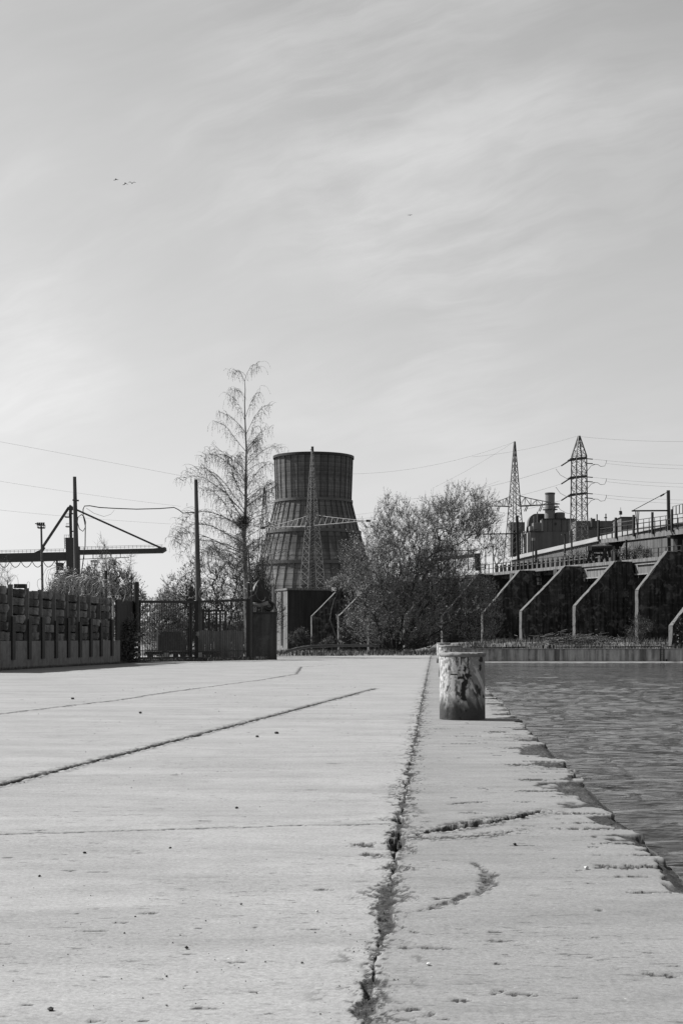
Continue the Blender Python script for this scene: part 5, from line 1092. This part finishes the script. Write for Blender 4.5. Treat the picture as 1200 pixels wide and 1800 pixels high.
twigs_and_leaves(wt, arr[kk_], dirs, rw, .85, .0065, 3, .13, .045, M_TWIG, M_LEAF, droop=-.12, spread=.2)
# ---- birch behind the gate
rb_ = np.random.default_rng(77); YB = 101.; kb = YB / F
bt = thing('birch_tree', 'tall slender birch with drooping bare twigs and a nest, behind the gate', 'tree', P(436, 1150, YB) * (1, 1, 0))
tr = [P(px, py, YB) for px, py in ((436, 1158), (435, 1100), (433, 1040), (430, 985), (429, 940), (432, 890), (432, 840), (433, 790), (431, 745), (430, 710), (431, 685), (430, 668))]; tr[0][2] = -.1
tr = np.array(tr); rad = np.interp(tr[:, 2], [0, 5, 10, 15, 20], [.26, .19, .12, .065, .02]); o = wl(bt)
MB().tube(list(tr), list(rad), 10).build('trunk', M_BIRCH, bt, smooth=True)
T2 = [tr[0], P(446, 1100, YB + .6), P(441, 1040, YB + .8), P(438, 1000, YB + .8), P(436, 960, YB + .7)]; T2[0] = T2[0] + (.35, .4, 0); MB().tube(T2, [.17, .15, .12, .09, .04], 8).build('trunk', M_BIRCH, bt, smooth=True)
def trunk_at(z): return np.array([np.interp(z, tr[:, 2], tr[:, 0]), np.interp(z, tr[:, 2], tr[:, 1]), z])
S0, S1, R0, R1 = [], [], [], []; hang = []; LB = []
def limb(start, az, el, L_, r0, droop, n=12, depth=0, wand=.09):
    p = np.array(start, float); d = np.array((math.cos(az) * math.cos(el), math.sin(az) * math.cos(el), math.sin(el))); st = L_ / n; pts_ = [p]
    for i in range(n):
        f = (i + 1) / n; d = unit(d + rb_.normal(size=3) * wand + (0, 0, -droop * 1.7 * f ** 3)); q_ = p + d * st; S0.append(p); S1.append(q_); R0.append(r0 * (1 - .85 * i / n)); R1.append(r0 * (1 - .85 * (i + 1) / n)); p = q_; pts_.append(p)
    return pts_
def branch(start, az, el, L_, r0, droop):
    pts_ = limb(start, az, el, L_, r0, droop, max(6, int(L_ / .3)))
    n = len(pts_)
    for i in range(2, n):
        for s in range(2 if i > 2 else 1):
            if rb_.random() < .95:
                a2 = az + rb_.choice([-1, 1]) * (.4 + .7 * rb_.random()); l2 = min(.30 + .32 * L_ * (1 - i / n * .5) * rb_.random(), 1.7)
                sp = limb(pts_[i], a2, el * (.3 + .6 * rb_.random()), l2, .010 + r0 * .18, .35 + .3 * rb_.random(), 5, 1, .12)
                for q_ in sp[1:]:
                    if rb_.random() < .5: hang.append(q_)
        if i > n * .6: hang.append(pts_[i])
H0 = 5.0; HT = tr[-1][2]
spec = [  # pixel start row, azimuth(deg; 180 = left), elevation, length, droop
    (972, 176, 36, 5.2, .2), (958, 184, 34, 6.2, .22), (935, 172, 48, 4.6, .12), (915, 188, 42, 6.0, .22), (905, 178, 40, 5.6, .20), (898, 182, 52, 5.0, .2), (890, 5, 32, 2.8, .1), (910, -4, 18, 2.9, .08), (880, 6, 42, 2.6, .12),
    (850, 180, 52, 3.9, .2), (860, 0, 50, 2.8, .16), (830, 184, 58, 3.4, .22), (820, -8, 56, 2.9, .2), (795, 178, 60, 2.9, .16), (800, 3, 62, 2.6, .16), (762, 182, 58, 2.4, .14), (764, -3, 66, 3.0, .2), (740, 176, 66, 2.1, .25), (735, 4, 68, 2.2, .25), (700, 180, 62, 1.2, .3), (672, 170, 75, 1.3, .6), (670, 0, 76, 1.9, .5), (945, 0, 25, 2.6, .1), (985, 182, 34, 3.6, .2), (932, 178, 42, 6.2, .3), (975, 178, 24, 5.6, .12), (875, 183, 50, 4.6, .3), (1000, 0, 20, 2.2, .05)]
for (py, az, el, L_, dr) in spec: branch(trunk_at(P(0, py, YB)[2]), math.radians(az) + rb_.normal() * .12, math.radians(el), L_, .008 + .0048 * L_, dr * 1.1)
for i in range(52):
    h = H0 + (HT - H0 - 3.6) * rb_.random() ** 1.15; f = (h - H0) / (HT - H0); L_ = (1 - f) * 3.4 + .6; branch(trunk_at(h), rb_.random() * 2 * PI, math.radians(38 + 26 * f + 8 * rb_.normal()), L_ * (.6 + .5 * rb_.random()), .007 + .005 * L_, .2)
hang = np.array(hang); hh_ = len(hang)
link('limbs', segs_mesh('limbs', np.array(S0) - o, np.array(S1) - o, R0, R1, 4), M_TWIG, bt, o)
hl = hang[rb_.random(hh_) < .9]; hd = rb_.normal(size=hl.shape) * .35 + (0, 0, -.35)
twigs_and_leaves(bt, hl, hd, rb_, .75, .006, 2, .07, .028, M_TWIG, M_CATKIN, droop=.7, nseg=4, tname='hanging_twigs', lname='catkins', spread=.12)
nc = P(427, 918, YB - .2); v = rb_.normal(size=(1100, 3)); v /= np.linalg.norm(v, axis=1, keepdims=True); a_ = nc + v * (rb_.random((1100, 1)) ** .6) * (.62, .5, .55); b_ = a_ + rb_.normal(size=(1100, 3)) * .22
tag(link('bird_nest', segs_mesh('bird_nest', a_ - nc, b_ - nc, np.full(1100, .007), np.full(1100, .004), 3), M_TWIG, None, nc), 'dark round nest of twigs in the fork of the birch', 'nest')

# ---- shrubs, each its own thing
def shrub(name, label, px, Y, wpx, y0, y1, seed, n=500, leaf=1, lmat=None, cat='shrub', group=None, ntw=2, r=.008, twl=.45, lw=(.12, .05), blobs=None, ztop=None, jitter=.6):
    rs = np.random.default_rng(seed); kk = Y / F; b = P(px, 1122, Y); b[2] = gz1(b[0], b[1]); t = thing(name, label, cat, b, group); z0 = CH + (HOR - y1) * kk; z1 = CH + (HOR - y0) * kk; z0 = max(z0, b[2] + .1)
    B_ = blobs or [(b[0] + rs.normal() * wpx * kk * .16, b[1] + rs.normal() * .3, z0 + (z1 - z0) * f, wpx * kk * .5 * w_, wpx * kk * .35, (z1 - z0) * .26) for f, w_ in ((.22, .8), (.45, 1.), (.62, .85), (.80, .55))]
    tg = sample_blobs(B_, n, rs); nodes = [b + (0, 0, -.05)]; p0 = [0]
    for s in range(5):
        a = rs.random() * 6; prev = 0; q_ = nodes[0].copy()
        for k in range(5): q_ = q_ + np.array((math.cos(a) * .13, math.sin(a) * .1, .22)) * (z1 - b[2]) / 2.6 * np.array((jitter, jitter, 1)); nodes.append(q_.copy()); p0.append(prev); prev = len(nodes) - 1
    arr, par, cnt, tips = colonize(nodes, p0, tg, rs, .3, .25); build_woody(t, arr, par, cnt, r, .42, M_BARK, M_TWIG, rcut=.035, rmax=.12)
    k = np.where(cnt < 8)[0]; kk_ = np.concatenate([rs.choice(k, n * ntw), tips, tips]); d = arr[kk_] - arr[par[kk_]]; d /= np.maximum(np.linalg.norm(d, axis=1, keepdims=True), 1e-6); d = d + rs.normal(size=d.shape) * .5 + (0, 0, .5)
    twigs_and_leaves(t, arr[kk_], d, rs, twl, r * .9, leaf, lw[0], lw[1], M_TWIG, lmat or M_LEAF, droop=0); return t
shrub('bare_shrub', 'dense bare shrub behind the right gate leaf, left of the birch trunk', 385, 108, 80, 965, 1150, 201, 900, 1, M_CATKIN)
shrub('bare_shrub', 'bare bushy shrub behind the dark birch pole', 330, 107, 76, 985, 1150, 202, 800, 1, M_CATKIN)
shrub('bare_shrub', 'low tangled shrub behind the left gate leaf', 285, 105, 70, 1038, 1155, 203, 700, 2, M_LEAF)
shrub('bare_shrub', 'bare shrub between birch trunk and cooling tower', 462, 112, 44, 985, 1150, 204, 500, 1, M_CATKIN)
shrub('bare_shrub', 'tall thin bare bush right behind the birch trunk', 425, 112, 62, 940, 1150, 205, 800, 1, M_CATKIN)
shrub('leafy_shrub', 'leafy dark shrub rising between wall end and gate post', 215, 86, 60, 990, 1120, 206, 420, 3, M_LEAF, lw=(.10, .06))
shrub('leafy_shrub', 'pale leafy shrub behind the razor wire tangle', 165, 88, 64, 1008, 1120, 207, 600, 3, M_LEAF, lw=(.1, .06))
shrub('leafy_shrub', 'shrub behind the razor wire below the crane tower', 115, 86, 60, 1012, 1120, 208, 600, 3, M_LEAF, lw=(.1, .06))
shrub('sapling', 'thin bare sapling above the wall right of the left pole', 182, 130, 46, 955, 1120, 209, 260, 0, cat='sapling', r=.009, twl=.6)
shrub('sapling', 'bare sapling right of the thin distant floodlight', 226, 135, 34, 975, 1120, 210, 180, 0, cat='sapling', r=.009, twl=.6)
shrub('sapling', 'faint bare sapling at the far left above the wall', 4, 140, 44, 985, 1120, 211, 220, 0, cat='sapling', r=.009, twl=.6)
shrub('sapling', 'faint bare sapling between floodlight mast and crane tower', 92, 150, 36, 990, 1120, 212, 180, 0, cat='sapling', r=.009, twl=.6)
shrub('sapling', 'bare sapling on the deck right of the willow crown', 876, 226, 34, 935, 1000, 213, 120, 0, cat='sapling', r=.014, twl=.9)
shrub('weedy_shrub', 'small pale bush at the foot of the dark end block', 527, 132, 34, 1108, 1146, 214, 240, 3, M_GRASS, lw=(.12, .04), twl=.4)
shrub('weedy_shrub', 'low bush right of the first two fins, left of the willow foot', 578, 130, 26, 1124, 1146, 215, 140, 3, M_GRASS, lw=(.12, .04), twl=.35)
shrub('weedy_shrub', 'weedy bush growing on the deck in front of the cooling tower', 600, 232, 36, 1012, 1040, 216, 160, 3, M_LEAF, lw=(.25, .1), twl=.8, r=.015, blobs=[(P(598, 0, 232)[0], 232, P(0, 1030, 232)[2], 2.2, 1, 1.1)])
shrub('weedy_shrub', 'bare weeds at the foot of the fifth fin from the right', 1125, 150, 40, 1088, 1130, 217, 160, 1, M_GRASS, lw=(.12, .04), twl=.6)
shrub('weedy_shrub', 'weedy bush on the deck beside the footbridge pier', 1115, 168, 50, 958, 992, 218, 200, 2, M_LEAF, lw=(.14, .06), twl=.5, blobs=[(P(1115, 0, 172)[0], 172, 11.4, 2.2, .8, .9)])
shrub('weedy_shrub', 'sparse bush in front of the shed near the signal post', 1030, 190, 50, 950, 985, 219, 200, 2, M_LEAF, lw=(.14, .06), twl=.6, blobs=[(P(1020, 0, 194)[0], 194, 12.2, 2.6, .8, 1.1)])
# ivy: leaf cover, too many leaves to count
def leafpatch(name, pts, n, sz_, mat, rs, spread, label=None):
    pts = np.array(pts); i = rs.integers(len(pts), size=n); C_ = pts[i] + rs.normal(size=(n, 3)) * spread
    o = pts.mean(0); link(name, leaves_mesh(name, C_ - o, rs.normal(size=(n, 3)), sz_ * (.6 + .8 * rs.random(n)), sz_ * .7, rs), mat, None, o, 'stuff')
rs = np.random.default_rng(300)
pts = [np.array((-12.0 + .35 * a, 77.4 + 2.0 * a, z)) for a in np.linspace(0, 1, 12) for z in np.linspace(.1, 2.3, 12) if z < 2.3 - .6 * abs(a - .5)]
leafpatch('ivy', pts, 5200, .11, M_DLEAF, rs, .16)
pts = [vp(147.2, s, z, -.6) for s in np.linspace(-1, 6.5, 24) for z in np.linspace(.5, 8, 20) if z < 2.4 + (6.8 - s) * 1.0]
leafpatch('ivy', pts, 12000, .20, M_DLEAF, rs, .28)
# grass and weeds
def grass(name, P0, h, wd, mat, rs, lean=.35):
    n = len(P0); a = rs.random(n) * 2 * PI; H = h * (.35 + .9 * rs.random(n)); d = np.stack([np.cos(a), np.sin(a), 0 * a], -1); s = np.stack([-np.sin(a), np.cos(a), 0 * a], -1) * (wd / 2)
    l = lean * H[:, None] * rs.random((n, 1)); V = np.stack([P0 - s, P0 + s, P0 + d * l * .4 + s * .6 + np.stack([0 * H, 0 * H, H * .55], -1), P0 + d * l + np.stack([0 * H, 0 * H, H], -1)], 1).reshape(-1, 3)
    b = np.arange(n)[:, None] * 4; f = np.concatenate([b + [0, 1, 2], b + [0, 2, 3]], 0); link(name, np_mesh(name, V, f), mat, None, (0, 0, 0), 'stuff')
n = 20000; x = rs.random(n) * 52 + 9; y = QY + .9 + rs.random(n) ** 1.2 * 22; k = fbm(x * .35, y * .5, 3) + .1 * rs.normal(size=n) > .44; x, y = x[k], y[k]; grass('weeds', np.stack([x, y, gz(x, y) - .02], -1), .55, .06, M_GRASS, rs)
n = 16000; x = rs.random(n) * 30 - 16; y = 109 + rs.random(n) * 34; k = (fbm(x * .4, y * .4, 3) + .12 * rs.normal(size=n) > .52) & (x < 1 + .065 * y); x, y = x[k], y[k]; grass('weeds', np.stack([x, y, gz(x, y) - .02], -1), .38, .06, M_GRASS, rs)
n = 5000; x = -13 + rs.random(n) * 8.5; y = 80.2 + (x + 11.55) * 1.31 + rs.normal(size=n) * .25 + .1; k = y > 76.6; x, y = x[k], y[k]; grass('weeds', np.stack([x, y, 0 * x - .01], -1), .22, .04, M_GRASS, rs)
n = 2400; y = 53 + rs.random(n) * 24; x = wallX(y) + .22 + np.abs(rs.normal(size=n)) * .12; grass('weeds', np.stack([x, y, 0 * x - .01], -1), .13, .03, M_GRASS, rs)
n = 900; y = 4.8 + 60 * rs.random(n) ** 1.5; x = -.247 + .065 * y + rs.normal(size=n) * .02; k = fbm(y * 1.8, y * 0, 3) > .5; x, y = x[k], y[k]; grass('moss_tufts', np.stack([x, y, 0 * x - .03], -1), .032, .008, M_DLEAF, rs, .8)
# brush heap on the far bank
hp = P(1010, 1122, 150); v = rs.normal(size=(900, 3)) * (1.9, .7, .35) + hp * (1, 1, 0) + (0, 0, 1.05); v2 = v + rs.normal(size=(900, 3)) * (.5, .3, .18); o_ = hp * (1, 1, 0)
tag(link('brush_heap', segs_mesh('brush_heap', v - o_, v2 - o_, np.full(900, .04), np.full(900, .02), 3), M_GRASS, None, o_), 'heap of cut branches at the foot of the middle fin on the far bank', 'brush heap')
# far tree line and hill
xs = np.linspace(-330, 420, 300); xx, yy_ = np.meshgrid(xs, np.linspace(0, 1, 8)); hh = 9 + 12 * fbm(xx * .012, 0 * xx + 2, 4) + 3 * fbm(xx * .12, 0 * xx + 2, 3)
grid_o = np_mesh('hills', np.stack([xx, 1250 + yy_ * 60, -2 + hh * np.sin(yy_ * PI)], -1).reshape(-1, 3), np.stack([(lambda I: np.stack([I[:-1, :-1], I[:-1, 1:], I[1:, 1:], I[1:, :-1]], -1))(np.arange(xx.size).reshape(xx.shape))], 0).reshape(-1, 4), True)
link('hills', grid_o, M_DLEAF, None, (0, 0, 0), 'structure')
n = 26000; x = rs.random(n) * 560 - 300; y = 640 + rs.random(n) * 60; hgt = 5 + 9 * fbm(x * .02, x * 0 + 4, 4); z = rs.random(n) ** .7 * hgt * (.8 + .4 * fbm(x * .3, x * 0, 3)); C_ = np.stack([x, y, z - 1], -1)
link('far_wood', leaves_mesh('far_wood', C_, rs.normal(size=(n, 3)), 1.6, 1.2, rs), M_CATKIN, None, (0, 0, 0), 'stuff')
# guard rail beyond the pavement
t = thing('crash_barrier', 'low curved steel crash barrier in front of the fins left of the willow', 'barrier', (-1, 121, 0))
gpts = [(P(502, 1122, 110)[0], 110, .30), (-3.6, 114, .5), (-2.6, 117.5, .66), (-.8, 120, .72), (1.5, 121, .72), (3.2, 121.3, .70)]
for z in (-.06, .08): MB().tube([np.array(p) + (0, 0, z) for p in gpts], .055, 6).build('beam', M_GALV, t)
MB().tube([np.array(p) + (0, .05, 0) for p in gpts], .03, 4).build('beam', M_STEEL2, t)
for p in gpts[1:]: MB().bar((p[0], p[1] + .1, -.2), (p[0], p[1] + .1, p[2]), .12, up=(1, 0, 0)).build('post', M_STEEL2, t)
# birds
def bird(px, py, Y, label, flap, heading, span=1.25):
    c = P(px, py, Y); ch_, sh = math.cos(heading), math.sin(heading); m = MB()
    def q_(x, y, z): return (c[0] + ch_ * x - sh * y, c[1] + sh * x + ch_ * y, c[2] + z)
    ring_ = []
    for (x, r) in ((-.30, .01), (-.2, .05), (-.05, .085), (.1, .08), (.2, .045), (.27, .05), (.33, .01)):
        ring_.append([q_(x, r * math.cos(a), r * math.sin(a)) for a in np.linspace(0, 2 * PI, 7)[:-1]])
    for r in ring_: m.v += r
    for j in range(len(ring_) - 1):
        for k in range(6): k2 = (k + 1) % 6; m.f.append((j * 6 + k, j * 6 + k2, (j + 1) * 6 + k2, (j + 1) * 6 + k))
    for s in (-1, 1):
        b = len(m.v); z1_, z2 = flap * .16, flap * .16 - .10 * abs(flap)
        prof = [((.12, .06, 0), (-.08, .06, 0)), ((.16, span * .22, z1_), (-.06, span * .22, z1_)), ((.08, span * .38, (z1_ + z2) / 2 + .02), (-.06, span * .38, (z1_ + z2) / 2 + .02)), ((-.02, span * .5, z2), (-.08, span * .5, z2))]
        for (f_, k_) in prof:
            for (x, y, z) in (f_, k_): m.v.append(q_(x, s * y, z + .012)); m.v.append(q_(x, s * y, z - .012))
        for j in range(3): a = b + j * 4; m.f += [(a, a + 2, a + 6, a + 4), (a + 1, a + 5, a + 7, a + 3), (a, a + 4, a + 5, a + 1), (a + 2, a + 3, a + 7, a + 6)]
    for (y) in (-.05, .05): b = len(m.v); m.v += [q_(-.28, 0, 0), q_(-.42, y, .01), q_(-.42, y * .2, -.01)]; m.f.append((b, b + 1, b + 2))
    tag(m.build('bird', M_BLACK, None, c), label, 'bird', 'birds flying high at the left')
bird(204.5, 315, 230, 'topmost of the three flying birds at the left', -.6, 1.3, .9)
bird(221, 322, 230, 'middle flying bird of the three, wings arched down', -1.0, 1.2, 1.0)
bird(232.5, 322, 230, 'right flying bird of the three, wings raised', 1.3, 1.7, 1.2)
o = bird(720, 378, 330, 'lone tiny bird high in the middle of the sky', .3, 1.2, 1.2)
